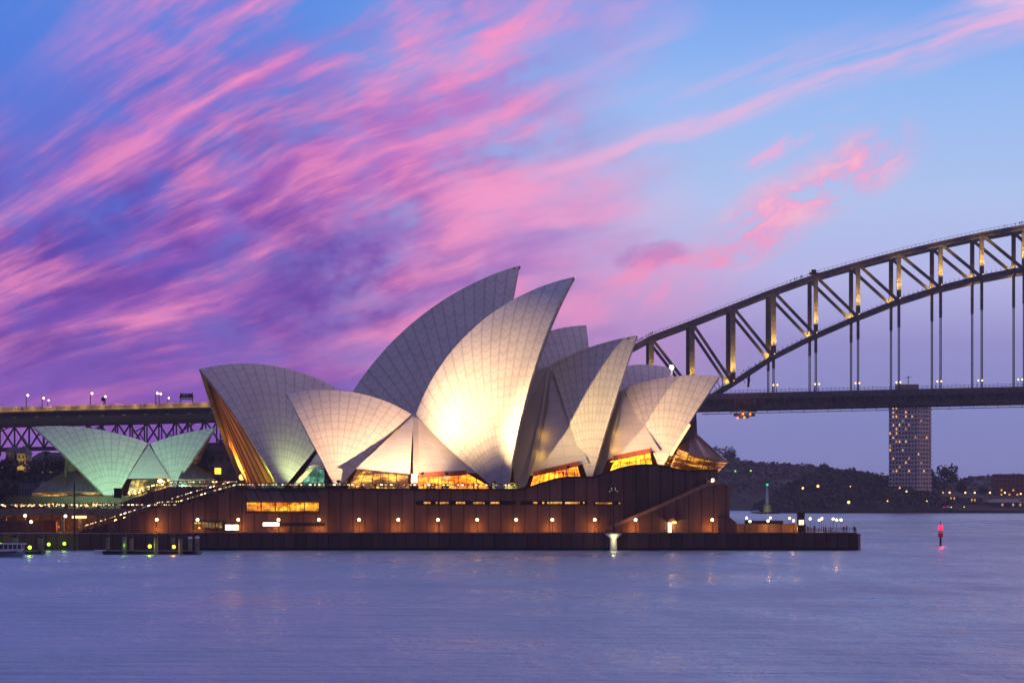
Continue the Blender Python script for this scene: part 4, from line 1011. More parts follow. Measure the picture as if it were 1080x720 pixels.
for i, x in enumerate(hx):
    for s_ in (0, 1):
        px = x + (-2.2 if s_ == 0 else 2.0); loc = Vector((WX(px, YB1), YB1-4.6, deck_z(px)-.2))
        lab = '%s lamp of the pair on the bridge deck at the %s hanger from the shells' % (('left', 'right')[s_], ORD[i])
        if i == 0 and s_ == 0: lp.location = loc; lp['label'] = lab; lp['group'] = 'lamps along the bridge deck'
        else: copy_tree(lp, loc, lab, 'lamps along the bridge deck')
fm = thing('flood_mast', 'dazzling white floodlight on a short mast just above the farthest shell', 'floodlight', W(709, 410, 1300)); mb = MB(); mb.tube([W(709, 416, 1300), W(708.4, 388.5, 1300)], [.7, .45], 8); mb.build('mast', mat('pale_mast', (.5, .45, .36), .6), fm)
g = MB(); g.ball(W(708.3, 387.2, 1299), 1.15, 10); g.build('lamp', glow('mast_lamp', (1., .92, .80), 8.), fm)
point(W(708.3, 391, 1294), (1., .8, .5), 1200, .4, 'mast_light', fm)

# ------------------------------------------------------------------ bridge approach on the left
via = thing('approach_viaduct', 'dark steel viaduct with lattice girders and a lit parapet crossing behind the far left shells', 'bridge', (WX(100, YB1), YB1, 0))
def vz(px, py): return WZ(py - px*.0235, YB1)
def vp(px, py, y=YB1): return Vector((WX(px, YB1), y, vz(px, py)))
X0, X1 = -260, 420
mb = MB()
for (ya, yb, za, zb) in ((YB1-5, YB1+30, 436, 434.6), (YB1-1, YB1, 447.5, 436), (YB1+24, YB1+25, 447.5, 436), ):
    mb.add([vp(X0, za, ya), vp(X1, za, ya), vp(X1, za, yb), vp(X0, za, yb), vp(X0, zb, ya), vp(X1, zb, ya), vp(X1, zb, yb), vp(X0, zb, yb)],
           [(0, 3, 2, 1), (4, 5, 6, 7), (0, 1, 5, 4), (1, 2, 6, 5), (2, 3, 7, 6), (3, 0, 4, 7)])
mb.build('deck', M_dark, via)
m = bpy.data.materials.new('lit_parapet'); m.use_nodes = True; n_ = m.node_tree; b_ = n_.nodes['Principled BSDF']
b_.inputs['Base Color'].default_value = (.36, .28, .16, 1)
mb = MB()
for i in range(170):
    px = X0 + (X1-X0)*i/170; p = vp(px, 434.8, YB1-5.2); mb.bar(p, p + Vector((0, 0, 2.4)), .5, .3)
mb.bar(vp(X0, 429.7, YB1-5.2), vp(X1, 429.7, YB1-5.2), .5, .4); mb.bar(vp(X0, 434.2, YB1-5.2), vp(X1, 434.2, YB1-5.2), .5, .5)
mb.add([vp(X0, 434.5, YB1-4.6), vp(X1, 434.5, YB1-4.6), vp(X1, 430.6, YB1-4.6), vp(X0, 430.6, YB1-4.6)], [(0, 1, 2, 3)])
mb.build('parapet', m, via)
for px in range(-60, 230, 18): point(vp(px+6, 431.5, YB1-8.6), (1., .64, .18), 480, .5, 'added_parapet_fill', via)  # unseen lamps added in front, standing in for traffic light behind the parapet
for far in (0, 1):
    Y = YB1 + far*24
    mb = MB(); mb.bar(vp(X0, 473.5, Y), vp(X1, 473.5, Y), 1.2, 1.6); mb.bar(vp(X0, 448.3, Y), vp(X1, 448.3, Y), 1.2, 1.2); mb.build('girder_chord', M_dark, via)
    st_ = 15.5; k = 0; px = -77.5
    while px < X1-160:
        o_ = far*6; a, b = (449, 473) if k % 2 else (473, 449)
        mv = MB(); mv.bar(vp(px+o_, 449, Y), vp(px+o_, 473, Y), .75, .6); mv.build('lattice_vertical', M_dark, via)
        md = MB(); md.bar(vp(px+o_, a, Y), vp(px+o_+st_, b, Y), 1.35, .8); md.build('lattice_diagonal', M_dark, via)
        if not far and k % 2 == 0: md = MB(); md.bar(vp(px+st_*.5, 461, Y+2), vp(px+st_, 473, Y+2), .6, .5); md.build('lattice_diagonal', M_dark, via)
        px += st_; k += 1
mb = MB()
px = X0
while px < X1: mb.box(WX(px, YB1)-.9, WX(px, YB1)+.9, YB1-1.4, YB1-1, vz(px, 441), vz(px, 440.2)); px += 23
mb.build('gusset_plates', M_concrete, via)
mb = MB()
for k in range(14): px = X0 + 50*k; mb.bar(vp(px, 473, YB1), vp(px+12, 473, YB1+24), .6); mb.bar(vp(px, 460, YB1), vp(px+10, 449, YB1+24), .5)
mb.build('sway_bracing', M_steel, via)
for px, l in ((-185, 0), (215, 1)):
    mb = MB(); mb.box(WX(px-5, YB1), WX(px+30, YB1), YB1-1, YB1+26, -1, vz(px, 474.5)); mb.box(WX(px-7, YB1), WX(px+32, YB1), YB1-2, YB1+27, vz(px, 477), vz(px, 474.3)); mb.build('pier', mat('dark_granite_pier', (.10, .06, .05), .8), via)
ml = thing('tall_street_lamp', '', 'street lamp', (0, 0, 0)); mb = MB(); mb.tube([(0, 0, -2), (0, 0, 8.4)], [.32, .18], 6); mb.bar((0, 0, 8.2), (.9, -.3, 8.5), .16); mb.build('pole', M_dark, ml)
g = MB(); g.ball((.9, -.4, 8.4), .62, 8); g.build('lantern', glow('viaduct_lantern', (1., .76, .48), 4.), ml)
for i, (x, y, sc_, l) in enumerate(((28.4, 417, 1.0, 'tall dark street lamp nearest the left end of the viaduct'), (39.3, 418.6, .95, 'bright street lamp right of the tall dark one at the left end of the viaduct'), (45, 421, .72, 'small street lamp, rightmost of the three at the left end of the viaduct'),
        (96, 415, 1.0, 'tall dark street lamp above the tip of the green shells'), (105, 417, .95, 'bright street lamp beside the dark sign over the green shells'), (160.3, 413.5, 1.0, 'tall dark street lamp above the dip between the green shells'), (168.4, 415.4, .95, 'bright street lamp right of the dip between the green shells'), (173, 418.5, .75, 'small street lamp, rightmost of the three over the green shells'))):
    loc = Vector((WX(x, YB1), YB1 - (2 if i % 3 == 0 else -14), WZ(y, YB1) - 8.4*sc_))
    if i == 0: ml.location = loc; ml['label'] = l; ml['group'] = 'street lamps on the viaduct'
    else: copy_tree(ml, loc, l, 'street lamps on the viaduct', scale=sc_)
sg = thing('road_sign', 'dark road sign on a bent post over the viaduct', 'sign', W(109.5, 429, YB1+14)); mb = MB(); mb.tube([W(110.8, 431, YB1+14), W(110.8, 419.5, YB1+14), W(108, 419, YB1+14)], .3, 6); mb.build('post', M_dark, sg)
mb = MB(); p = W(108.6, 421, YB1+13.5); mb.box(p.x-.9, p.x+1.3, p.y, p.y+.2, p.z-.9, p.z+.9); mb.build('panel', M_black, sg)
sg = thing('sign_gantry', 'dark sign gantry with masts standing on the viaduct beside the glowing mouth', 'gantry', W(197, 426, YB1+8)); mb = MB()
for x in (190.5, 203): mb.bar(W(x, 427, YB1+8), W(x, 414, YB1+8), .45)
mb.bar(W(189, 418.5, YB1+8), W(204, 418.5, YB1+8), .5, 1.0); mb.bar(W(190, 420.8, YB1+8), W(203.5, 420.8, YB1+8), .4, .5)
for x in (193.5, 197, 200): mb.bar(W(x, 420, YB1+8), W(x, 412.5 + (x % 3), YB1+8), .3)
mb.build('frame', M_dark, sg); mb = MB()
for x in (192, 195.5, 198.8, 201.5): p = W(x, 416.5, YB1+7.5); mb.box(p.x-.6, p.x+.5, p.y, p.y+.3, p.z-.8, p.z+.8)
mb.build('panels', M_black, sg)

# ------------------------------------------------------------------ apartment tower across the water
def tower():
    Y = 2010; o = thing('apartment_tower', 'tall brown apartment tower with scattered lit windows rising behind the bridge deck', 'building', (WX(959, Y), Y, 6))
    xa, xm, xb = WX(937.5, Y+8), WX(967.5, Y), WX(982, Y+13); z0, z1 = WZ(530, Y), WZ(410.5, Y)
    m_w = mat('brown_concrete_facade', (.78, .56, .48), .8, var=.15, scale=.1)
    body = MB(); pl = [(xa, Y+8), (xm, Y), (xb, Y+13), (xb, Y+32), (xa+6, Y+32)]
    vs = [(x, y, z0) for x, y in pl] + [(x, y, z1) for x, y in pl]; n = 5
    body.add(vs, [tuple(range(4, -1, -1)), tuple(range(5, 10))] + [(i, (i+1) % n, n+(i+1) % n, n+i) for i in range(n)]); body.build('wall', m_w, o)
    wn = MB(); fl = 24; LW = [glow('flat_light', (1., .45, .08), 1.3), glow('flat_light_dim', (1., .45, .14), .5), glow('flat_light_white', (1., .62, .28), .9)]; rnd = random.Random(5); h = (z1-z0)/ (fl+3); faces = [((xa, Y+8), (xm, Y), 9), ((xm, Y), (xb, Y+13), 5)]
    for k in range(fl+3):
        zb = z0 + h*k
        for (p, q, nc) in faces:
            dv = Vector((q[0]-p[0], q[1]-p[1], 0)); L = dv.length; dv.normalize(); nv = Vector((dv.y, -dv.x, 0)); p3 = Vector((p[0], p[1], 0))
            for c in range(nc):
                a = L*(c+.20 + rnd.uniform(-.06, .06))/nc; b = L*(c+.78)/nc
                wide = (c % 3 != 1); 
                v = rnd.random()
                zz0, zz1 = zb + h*.36, zb + h*(.86 if wide else .74)
                islit = v < (.24 if nc == 9 and c < 6 else .08)
                if islit: b = a + (b-a)*.62
                P = [p3 + dv*a + nv*.06, p3 + dv*b + nv*.06]; q4 = [(P[0].x, P[0].y, zz0), (P[1].x, P[1].y, zz0), (P[1].x, P[1].y, zz1), (P[0].x, P[0].y, zz1)]
                if islit: g = MB(); g.add(q4, [(0, 1, 2, 3)]); g.build('lit_window', rnd.choice(LW), o)
                else: wn.add(q4, [(0, 1, 2, 3)])
            sl = MB()
            a, b = p3, p3 + dv*L
            sl.add([(a.x+nv.x*g_, a.y+nv.y*g_, zb+e_) for g_, e_ in ((.02, 0), (.9, 0), (.9, h*.28), (.02, h*.28))] + [(b.x+nv.x*g_, b.y+nv.y*g_, zb+e_) for g_, e_ in ((.02, 0), (.9, 0), (.9, h*.28), (.02, h*.28))],
                   [(0, 1, 2, 3), (7, 6, 5, 4), (0, 4, 5, 1), (1, 5, 6, 2), (2, 6, 7, 3), (3, 7, 4, 0)])
            sl.build('balcony_row', mat('pale_balcony', (.80, .60, .52), .8), o)
    wn.build('windows', mat('dark_window_glass', (.035, .03, .04), .2, spec=.6), o)['kind'] = 'stuff'
    mb = MB(); mb.box(WX(948.5, Y), WX(970, Y), Y+6, Y+20, z1, WZ(404.8, Y)); mb.box(WX(948, Y), WX(970.5, Y), Y+5.5, Y+20.5, WZ(405.4, Y), WZ(404.8, Y)); mb.build('roof_house', mat('tan_roof_house', (.34, .24, .16), .8), o)
    mb = MB(); mb.tube([(WX(960, Y), Y+10, WZ(405, Y)), (WX(960, Y), Y+10, WZ(396, Y))], .3, 6); mb.bar((WX(957, Y), Y+10, WZ(397.5, Y)), (WX(963, Y), Y+10, WZ(396.5, Y)), .4); mb.build('antenna', M_dark, o)
tower()

# ------------------------------------------------------------------ foliage
def foliage_mat(name, base):
    m = bpy.data.materials.new(name); m.use_nodes = True; n = m.node_tree; b = n.nodes['Principled BSDF']
    g = n.nodes.new('ShaderNodeNewGeometry'); k = noise(n, g.outputs['Position'], .09, 4, .6); k2 = noise(n, g.outputs['Position'], .6, 2, .6)
    f = k*.6 + k2*.4
    n.links.new(mix(n, f.step(.35, .65), tuple(v*.7 for v in base) + (1,), tuple(v*1.3 for v in base) + (1,)), b.inputs['Base Color'])
    b.inputs['Roughness'].default_value = .8; b.inputs['Specular IOR Level'].default_value = .15; return m
M_leaf = foliage_mat('dusk_foliage', (.085, .068, .052)); M_leaf_hazed = foliage_mat('hazed_far_foliage', (.125, .092, .085))  # far leaves paler: haze put into their colour
M_bark = mat('bark', (.07, .05, .035), .9)
def leaf_cloud(mb, c, rx, rz, n, size, rnd):
    """leaf clumps spread through an uneven crown built of overlapping boughs"""
    boughs = [(Vector((rnd.gauss(0, .5)*rx, rnd.gauss(0, .5)*rx, rnd.uniform(-.45, .7)*rz)), rnd.uniform(.32, .6)) for _ in range(9)]
    for _ in range(n):
        bc, br = rnd.choice(boughs); d = Vector((rnd.gauss(0, 1), rnd.gauss(0, 1), rnd.gauss(0, 1))).normalized()*(rnd.random()**.4)*br
        p = c + bc + Vector((d.x*rx, d.y*rx, d.z*rz)); s = size*rnd.uniform(.6, 1.4)
        a = Vector((rnd.gauss(0, 1), rnd.gauss(0, 1), rnd.gauss(0, 1))).normalized(); b = a.orthogonal().normalized(); e = a.cross(b)
        mb.add([p + b*s, p + e*s*.7, p - b*s, p - e*s*.7], [(0, 1, 2, 3)])
def tree(px, py_top, py_bot, Y, wpx, label, seed, n=900):
    rnd = random.Random(seed); zt, zb = WZ(py_top, Y), WZ(py_bot, Y); x = WX(px, Y); h = zt-zb; rx = wpx*Y/F/2
    o = thing('tree', label, 'tree', (x, Y, zb), 'dark trees below the viaduct' if px < 400 else 'trees along the far shore')
    mb = MB(); mb.tube([(x, Y, zb-1), (x+.3, Y, zb+h*.3), (x, Y+.3, zb+h*.7)], [h*.035, h*.025, h*.01], 7)
    for k in range(5):
        a = rnd.uniform(0, 6.28); mb.tube([(x, Y, zb+h*rnd.uniform(.2, .4)), (x+math.cos(a)*rx*.6, Y+math.sin(a)*rx*.6, zb+h*rnd.uniform(.5, .8))], [h*.018, h*.006], 6)
    mb.build('trunk', M_bark, o)
    mb = MB(); leaf_cloud(mb, Vector((x, Y, zb+h*.58)), rx, h*.46, n, h*.045, rnd); mb.build('crown', M_leaf, o); return o
for i, a in enumerate(((2, 474, 545, 950, 48, 'dark tree cut by the left edge of the photo below the viaduct'), (12, 503, 540, 900, 44, 'low dark tree in front of the pale gabled house at the far left'), (51, 481, 512, 985, 36, 'round dark tree before the slate roof left of the green shells'),
                       (38, 489, 510, 990, 16, 'small tree beside the lit gable at the left'), (63, 485, 512, 980, 20, 'small tree touching the mouth edge of the larger green shell'), (212, 455, 520, 980, 20, 'dark tree between the smaller green shell and the glowing mouth'))):
    tree(*a, seed=20+i)
# wooded far shore: nobody could count these trees, so each hill's wood is one mass
def wood(name, label, pts, y0, y1, n, h, m, seed):
    rnd = random.Random(seed); mb = MB()
    xs = [p[0] for p in pts]
    def sky(px):
        for (a, b), (c, d) in zip(pts, pts[1:]):
            if a <= px <= c: return b + (d-b)*(px-a)/(c-a)
        return pts[-1][1]
    for _ in range(n):
        px = rnd.uniform(xs[0], xs[-1]); f = rnd.random()**.75; zt = WZ(sky(px), y1)
        Y = y0 + (y1-y0)*f; z = max(.5, zt*math.sin(min(1, f)*math.pi/2)**.8) ; hh = h*rnd.uniform(.6, 1.5)
        if f < .05: hh *= .6
        c = Vector((WX(px, y1), Y, z - hh*.15)); rx = hh*rnd.uniform(.5, .8)
        for _k in range(60):
            d = Vector((rnd.gauss(0, 1), rnd.gauss(0, 1), rnd.gauss(0, 1)+.25)).normalized()*rnd.uniform(.55, 1.0)
            p = c + Vector((d.x*rx, d.y*rx, d.z*hh*.5)); s = hh*rnd.uniform(.06, .15)
            a = (d + Vector((rnd.gauss(0, .5), rnd.gauss(0, .5), rnd.gauss(0, .5)))).normalized(); b = a.orthogonal().normalized(); e = a.cross(b); r_ = rnd.uniform(0, 3); b, e = b*math.cos(r_)+e*math.sin(r_), e*math.cos(r_)-b*math.sin(r_)
            mb.add([p + b*s, p + e*s*.8, p - b*s, p - e*s*.8], [(0, 1, 2, 3)])
    o = mb.build(name, m); o['kind'] = 'stuff'; o['label'] = label; o['category'] = 'woods'; return o
wood('forest', 'dusky wood covering the farther hill behind the point', [(560, 509), (640, 500), (700, 491), (757, 485), (775, 490), (800, 493), (840, 495), (872, 500), (900, 504), (930, 509), (960, 515), (1000, 517)], 2310, 2690, 1300, 14, M_leaf_hazed, 1)
wood('forest', 'dark wood on the nearer shore under the apartment tower', [(802, 533), (822, 524), (845, 508), (870, 500), (900, 501), (930, 507), (950, 513), (972, 519)], 1948, 2115, 900, 11, M_leaf, 2)
wood('forest', 'dusky wood on the low hill at the right edge', [(975, 512), (1020, 508), (1060, 505), (1100, 504), (1180, 500)], 2610, 2990, 600, 14, M_leaf_hazed, 3)
for i, a in enumerate(((763, 473, 500, 2640, 26, 'tall tree standing above the hill skyline beside the podium'), (996, 492, 525, 2100, 30, 'big dark tree at the right foot of the apartment tower'), (1016, 503, 525, 2090, 16, 'slim tree between the big tree and the brick block'), (1036, 511, 525, 2090, 16, 'low round tree left of the brick block'),
                       (983, 497, 525, 2100, 14, 'dark tree hugging the right wall of the apartment tower'), (945, 507, 530, 2050, 16, 'dark tree hugging the left foot of the apartment tower'), (1072, 498, 512, 2600, 16, 'tree rising on the skyline at the right edge'), (869, 487.5, 505, 2120, 14, 'tree standing proud of the nearer wood'))):
    tree(*a, seed=50+i, n=700)

# ------------------------------------------------------------------ houses and lights on the far shore
def house(px0, px1, py0, py1, Y, label, wall, roof=None, pitch=2.5, wins=(), lit=.4, cat='building', depth=14, seed=1, name='house'):
    rnd = random.Random(seed); a, b = WX(px0, Y), WX(px1, Y); z0, z1 = WZ(py1, Y), WZ(py0, Y); o = thing(name, label, cat, ((a+b)/2, Y, z0))
    mb = MB(); mb.box(a, b, Y, Y+depth, z0, z1); mb.build('wall', wall, o)
    mb = MB()
    if pitch: mb.add([(a-.6, Y-.6, z1), (b+.6, Y-.6, z1), (b+.6, Y+depth+.6, z1), (a-.6, Y+depth+.6, z1), (a+min(3, (b-a)*.3), Y+depth/2, z1+pitch), (b-min(3, (b-a)*.3), Y+depth/2, z1+pitch)], [(0, 1, 5, 4), (1, 2, 5), (2, 3, 4, 5), (3, 0, 4), (3, 2, 1, 0)])
    else: mb.box(a-.4, b+.4, Y-.4, Y+depth+.4, z1, z1+.6)
    mb.build('roof', roof or M_dark, o)
    nx, nz = wins if wins else (0, 0)
    for i in range(nx):
        for j in range(nz):
            x = a + (b-a)*(i+.5)/nx; z = z0 + (z1-z0)*(j+.55)/nz; ww = (b-a)/nx*.20; hh = (z1-z0)/nz*.22
            w0 = MB(); w0.box(x-ww, x+ww, Y-.1, Y+.05, z-hh, z+hh); l_ = rnd.random() < lit
            w0.build('lit_window' if l_ else 'window', glow('house_light', (1., .46, .10), .8) if l_ else mat('dark_window_glass', (.035, .03, .04), .2), o)
    return o
M_brick = mat('red_brick', (.26, .065, .04), .85); M_sand = mat('sandstone_wall', (.42, .32, .20), .85); M_grey = mat('grey_wall', (.16, .13, .12), .85); M_slate = mat('slate_roof', (.05, .045, .05), .7)
house(1050, 1100, 500.5, 524, 2080, 'red brick block with lit windows at the right edge', M_brick, M_dark, 0, (12, 5), .16, seed=3, name='brick_block')
house(990, 1012, 523, 528, 2000, 'low pale shed left of the car lights on the far shore', M_grey, M_slate, 1.5, (6, 1), .2, seed=4)
house(1014, 1036, 524.5, 530, 1985, 'low house with two lit windows on the far shore', M_grey, M_slate, 2, (7, 1), .3, seed=6)
house(1044, 1078, 529.5, 535, 1975, 'long grey shed at the waterline at the right edge', mat('grey_green_shed', (.10, .14, .13), .8), mat('pale_roof', (.28, .24, .24), .7), 2.5, (9, 1), .1, seed=7)
house(868, 905, 531.5, 537, 1962, 'dim stone boathouse under the nearer wood', mat('dim_stone', (.15, .09, .07), .85), M_slate, 1.5, (6, 1), .0, seed=8)
house(832, 848, 520, 528, 2160, 'dim rocky brown cottage half hidden in the wood', mat('dim_stone', (.15, .09, .07), .85), M_slate, 1.5, (3, 1), .0, seed=9)
mb = MB(); mb.bar(W(1038, 529.6, 1990), W(1100, 523.5, 1990), 6, .8); tag(mb.build('ramp', mat('pale_ramp', (.42, .34, .36), .7)), 'pale sloping ramp rising to the right edge on the far shore', 'ramp')
mb = MB(); mb.box(WX(820, 1946), WX(1300, 1946), 1944, 1946, -1, WZ(538.2, 1946)); tag(mb.build('shore_wall', mat('far_stone_wall', (.07, .05, .045), .9)), 'low dark stone wall along the far waterline', 'wall')
fl = thing('shore_lamp', '', 'street lamp', (0, 0, 0)); mb = MB(); mb.tube([(0, 0, -5), (0, 0, 0)], [.18, .12], 6); mb.build('pole', M_dark, fl); g = MB(); g.ball((0, -.3, .4), .75, 8); g.build('lantern', glow('shore_lantern', (1., .50, .16), 3.), fl)
fs = [(984, 520, 'first'), (987.8, 520, 'second'), (994, 519.8, 'third'), (1001.5, 519.7, 'fourth'), (1018, 519.8, 'fifth'), (1028, 519.8, 'sixth'), (1044, 519.8, 'seventh'), (1059.8, 519.8, 'eighth'), (1076.5, 521, 'ninth')]
first = True
def shore_lamp(x, y, Y, lab, grp, sc_=1.0):
    global first
    loc = W(x, y, Y)
    if first: fl.location = loc; fl['label'] = lab; fl['group'] = grp; first = False; fl.scale = (sc_,)*3
    else: copy_tree(fl, loc, lab, grp, scale=sc_)
for x, y, o_ in fs: shore_lamp(x, y, 2030, 'warm street lamp in the far shore row, %s from the apartment tower' % o_, 'street lamps along the far shore')
for x, y, l, sc_ in ((846.7, 515.2, 'orange lamp in the wood, left of the two level ones', 1.15), (862.6, 513.2, 'bright orange lamp in the wood, right of the two level ones', 1.4), (895, 530.2, 'bright orange lamp low by the water under the wood', 1.5), (896.8, 513, 'tiny orange lamp alone in the middle of the wood', .55),
                   (936, 528.5, 'orange lamp by the water right of the boathouse', .7), (956, 518.5, 'warm lamp at the foot of the apartment tower', .9), (949, 514.5, 'small warm lamp left of the foot of the apartment tower', .6), (977.5, 528.5, 'small pale lamp on the shore right of the tower foot', .6)):
    shore_lamp(x, y, 1944 if y > 527 else 1990, l, 'lamps in the wood', sc_)
for x, y, l in ((775.6, 496.6, 'left of the two green-white lamps on the farther hill'), (791.8, 496.2, 'right of the two green-white lamps on the farther hill')):
    o = thing('hill_lamp', l, 'street lamp', W(x, y, 2400), 'green-white lamps on the farther hill'); p = W(x, y, 2400); mb = MB(); mb.tube([p - Vector((0, 0, 9)), p], .2, 6); mb.build('pole', M_dark, o); g = MB(); g.ball(p, .85, 8); g.build('lantern', glow('green_white', (.45, .9, .25), 1.2), o)
# parked vehicles' lights on the far quay
def car(px, py, Y, col, label, lamp):
    p = W(px, py, Y); o = thing('parked_car', label, 'car', p); x, z = p.x, p.z
    mb = MB(); mb.prism([(x-2.1, z+.3), (x-2.1, z+.9), (x-1.2, z+1.0), (x-.7, z+1.5), (x+.9, z+1.5), (x+1.4, z+1.0), (x+2.1, z+.85), (x+2.1, z+.3)], Y-.8, Y+.8); mb.build('body', col, o)
    for k in (-1.3, 1.3): mb = MB(); mb.tube([(x+k, Y-.85, z+.33), (x+k, Y+.85, z+.33)], .33, 10); mb.build('wheel', M_black, o)
    for k in (-.5, .5): g = MB(); g.box(x+1.9, x+2.5, Y-1.2+k*.3, Y-.85+k*.3, z+.4, z+1.0); g.build('lamp', lamp, o)
rl = glow('tail_lamp', (1., .02, .04), 2.); hl = glow('head_lamp', (1., .75, .4), 2.)
car(992, 535.6, 1950, mat('dark_car_paint', (.05, .02, .02), .3), 'dark car showing bright red lamps on the far quay', rl)
car(1000, 535.4, 1951, M_white, 'pale car right of the red-lamped car on the far quay', hl); car(1013.5, 535.3, 1952, mat('dark_car_paint', (.05, .02, .02), .3), 'dark car with bright headlamps on the far quay, rightmost', hl)
# buildings below the viaduct on the left
house(18, 26.5, 478, 502, 1010, 'narrow pale gabled house lit yellow at its foot, far left', M_sand, M_slate, 3.0, (2, 3), .0, seed=11); point(W(23, 498, 1003), (1., .72, .05), 2600, .4, 'street_light')
house(6, 18, 476.5, 500, 1015, 'dark roofed house left of the pale gable', M_grey, M_slate, 2.5, (3, 2), .0, seed=12)
house(30, 68, 486, 503, 1030, 'long house with a slate roof behind the round tree', mat('beige_wall', (.30, .22, .17), .8), M_slate, 3.5, (9, 2), .12, seed=13)
house(-8, 76, 500, 534, 960, 'low dark terrace of houses under the trees at the left', mat('dark_terrace_wall', (.09, .065, .06), .85), M_dark, 0, (14, 2), .03, seed=14)
house(20, 42, 509, 537, 880, 'long low dim pavilion left of the purple glass roof', mat('dim_purple_wall', (.13, .10, .11), .8), M_slate, 0, (8, 1), .0, seed=15)
house(207, 216, 474, 506, 1020, 'pale tower house right of the smaller green shell', M_sand, M_slate, 2.5, (2, 5), .1, seed=16)
house(196, 262, 478, 516, 1000, 'dark building with one lit window left of the glowing mouth', mat('dark_terrace_wall', (.09, .065, .06), .85), M_dark, 0, (8, 3), .0, seed=17)
g = MB(); p = W(229.7, 496.5, 995); g.box(p.x-1.2, p.x+1.2, p.y, p.y+.2, p.z-1.2, p.z+1.2); tag(g.build('lit_window_sign', glow('yellow_square', (1., .58, .05), 1.8)), 'square yellow lit panel left of the glowing mouth', 'sign')
mb = MB(); p = W(48.5, 486, 985); mb.tube([p - Vector((0, 0, 4)), p + Vector((0, 0, 2))], .4, 6); mb.ball(p + Vector((0, 0, 3)), .9, 8); mb.bar(p + Vector((-1.6, 0, 3.4)), p + Vector((1.6, 0, 3.4)), .5); tag(mb.build('chimney', M_dark), 'dark finial standing above the round tree under the viaduct', 'finial')

# ------------------------------------------------------------------ jetties, piles and boat at the left
def jetty(label, px0, px1, Y, zt=.75):
    o = thing('pontoon', label, 'jetty', (WX((px0+px1)/2, Y), Y, 0)); a, b = WX(px0, Y), WX(px1, Y)
    mb = MB(); mb.box(a, b, Y-2.5, Y+2.5, -.5, zt); mb.build('deck', mat('wet_pontoon', (.045, .04, .035), .6), o)
    mb = MB(); mb.box(a-.1, b+.1, Y-2.62, Y-2.5, zt-.35, zt-.1); mb.build('fender', M_black, o); return o
M_pile = mat('weathered_pile', (.20, .19, .13), .7, var=.3)
def pile(px, py_top, Y, label, r=.36, white=False):
    x = WX(px, Y); z = WZ(py_top, Y); mb = MB(); mb.tube([(x, Y, -3), (x, Y, z)], r, 10); o = thing('mooring_pile', label, 'pile', (x, Y, 0), 'mooring piles of the jetties')
    mb.build('shaft', M_pile, o); mb = MB(); mb.lathe((x, Y, z-.3 if white else z), [(r+.06, 0), (r+.06, .35), (.08, .75 if not white else .5)], 10); mb.build('cap', M_white if white else M_dark, o)
JY = CAMH*F/(584.5-HZ)
jetty('long dark pontoon jetty with three glowing lamps in front of the big stair', 110.5, 211, JY+2.5); jetty('short dark pontoon jetty right of the moored boat', 25, 45.5, JY+2)
mb = MB(); mb.box(WX(100, JY+3), WX(111, JY+3), JY+2, JY+4, .2, .9); tag(mb.build('gangway', M_white), 'white end of a floating gangway left of the long jetty', 'gangway')
PL = ['leftmost pile of the long jetty', 'second pile of the long jetty from the left', 'pile just left of the yellow-green jetty lamp', 'pile right of the yellow-green jetty lamp', 'pile just left of the orange jetty lamp', 'pile right of the orange jetty lamp', 'white capped pile near the right end of the long jetty', 'white capped pile at the right end of the long jetty']
for i, (x, y) in enumerate(((113.5, 566), (131.3, 565.5), (138.7, 567), (164.5, 566.5), (182.5, 566.5), (190.3, 567.5), (200.5, 566.5), (208, 566))): pile(x, y, JY + (-.6 if i % 2 else 5.5), PL[i], .42, i > 5)
for i, (x, y, l) in enumerate(((14.5, 566.5, 'pale pile behind the moored boat, left'), (17.3, 566.5, 'pale pile behind the moored boat, right'), (41.5, 566.5, 'left pile of the pair on the short jetty'), (44, 567.5, 'right pile of the pair on the short jetty'))): pile(x, y, JY+5, l, .36)
def jetty_lamp(px, py, Y, label, col, es, p):
    x = WX(px, Y); z = WZ(py, Y); o = thing('jetty_lamp', label, 'lamp', (x, Y, .75), 'coloured lamps on the jetties'); mb = MB(); mb.tube([(x, Y, .7), (x, Y, z)], .07, 6); mb.build('post', M_dark, o)
    g = MB(); g.ball((x, Y-.1, z), .40, 8); g.build('lens', glow('jetty_%02d%02d' % (int(col[0]*99), int(col[1]*99)), col, es), o); point((x, Y-.8, z+.2), col, p, .3, 'jetty_light', o)
YG = (.50, 1., .04); OG = (1., .48, .05)
for x, y, l, c, e_, p in ((131.5, 576, 'green lamp on the long jetty, leftmost', (.35, 1., .03), 2.0, 60), (158, 575.8, 'bright yellow-green lamp in the middle of the long jetty', (.70, 1., .05), 2.6, 90), (183.5, 576.3, 'orange lamp on the long jetty, rightmost', OG, 2.6, 100),
                          (31.5, 577, 'bright yellow-green lamp on the short jetty by the boat', (.62, 1., .04), 2.6, 80)): jetty_lamp(x, y, JY-.2, l, c, e_, p)
for x, y, l in ((51.5, 573.7, 'green lamp low on the quay right of the short jetty'), (68, 573, 'small green lamp on the quay between the two jetties'), (1.0, 574, 'green lamp cut by the left edge beside the boat')): jetty_lamp(x, y, 588.5, l, YG, 2.2, 45)
mb = MB(); mb.tube([(WX(78.5, 588), 588, 0), (WX(78.5, 588), 588, WZ(508, 588))], [.28, .12], 8); tag(mb.build('flagpole', M_dark), 'bare dark pole rising from the quay in front of the concourse', 'pole')
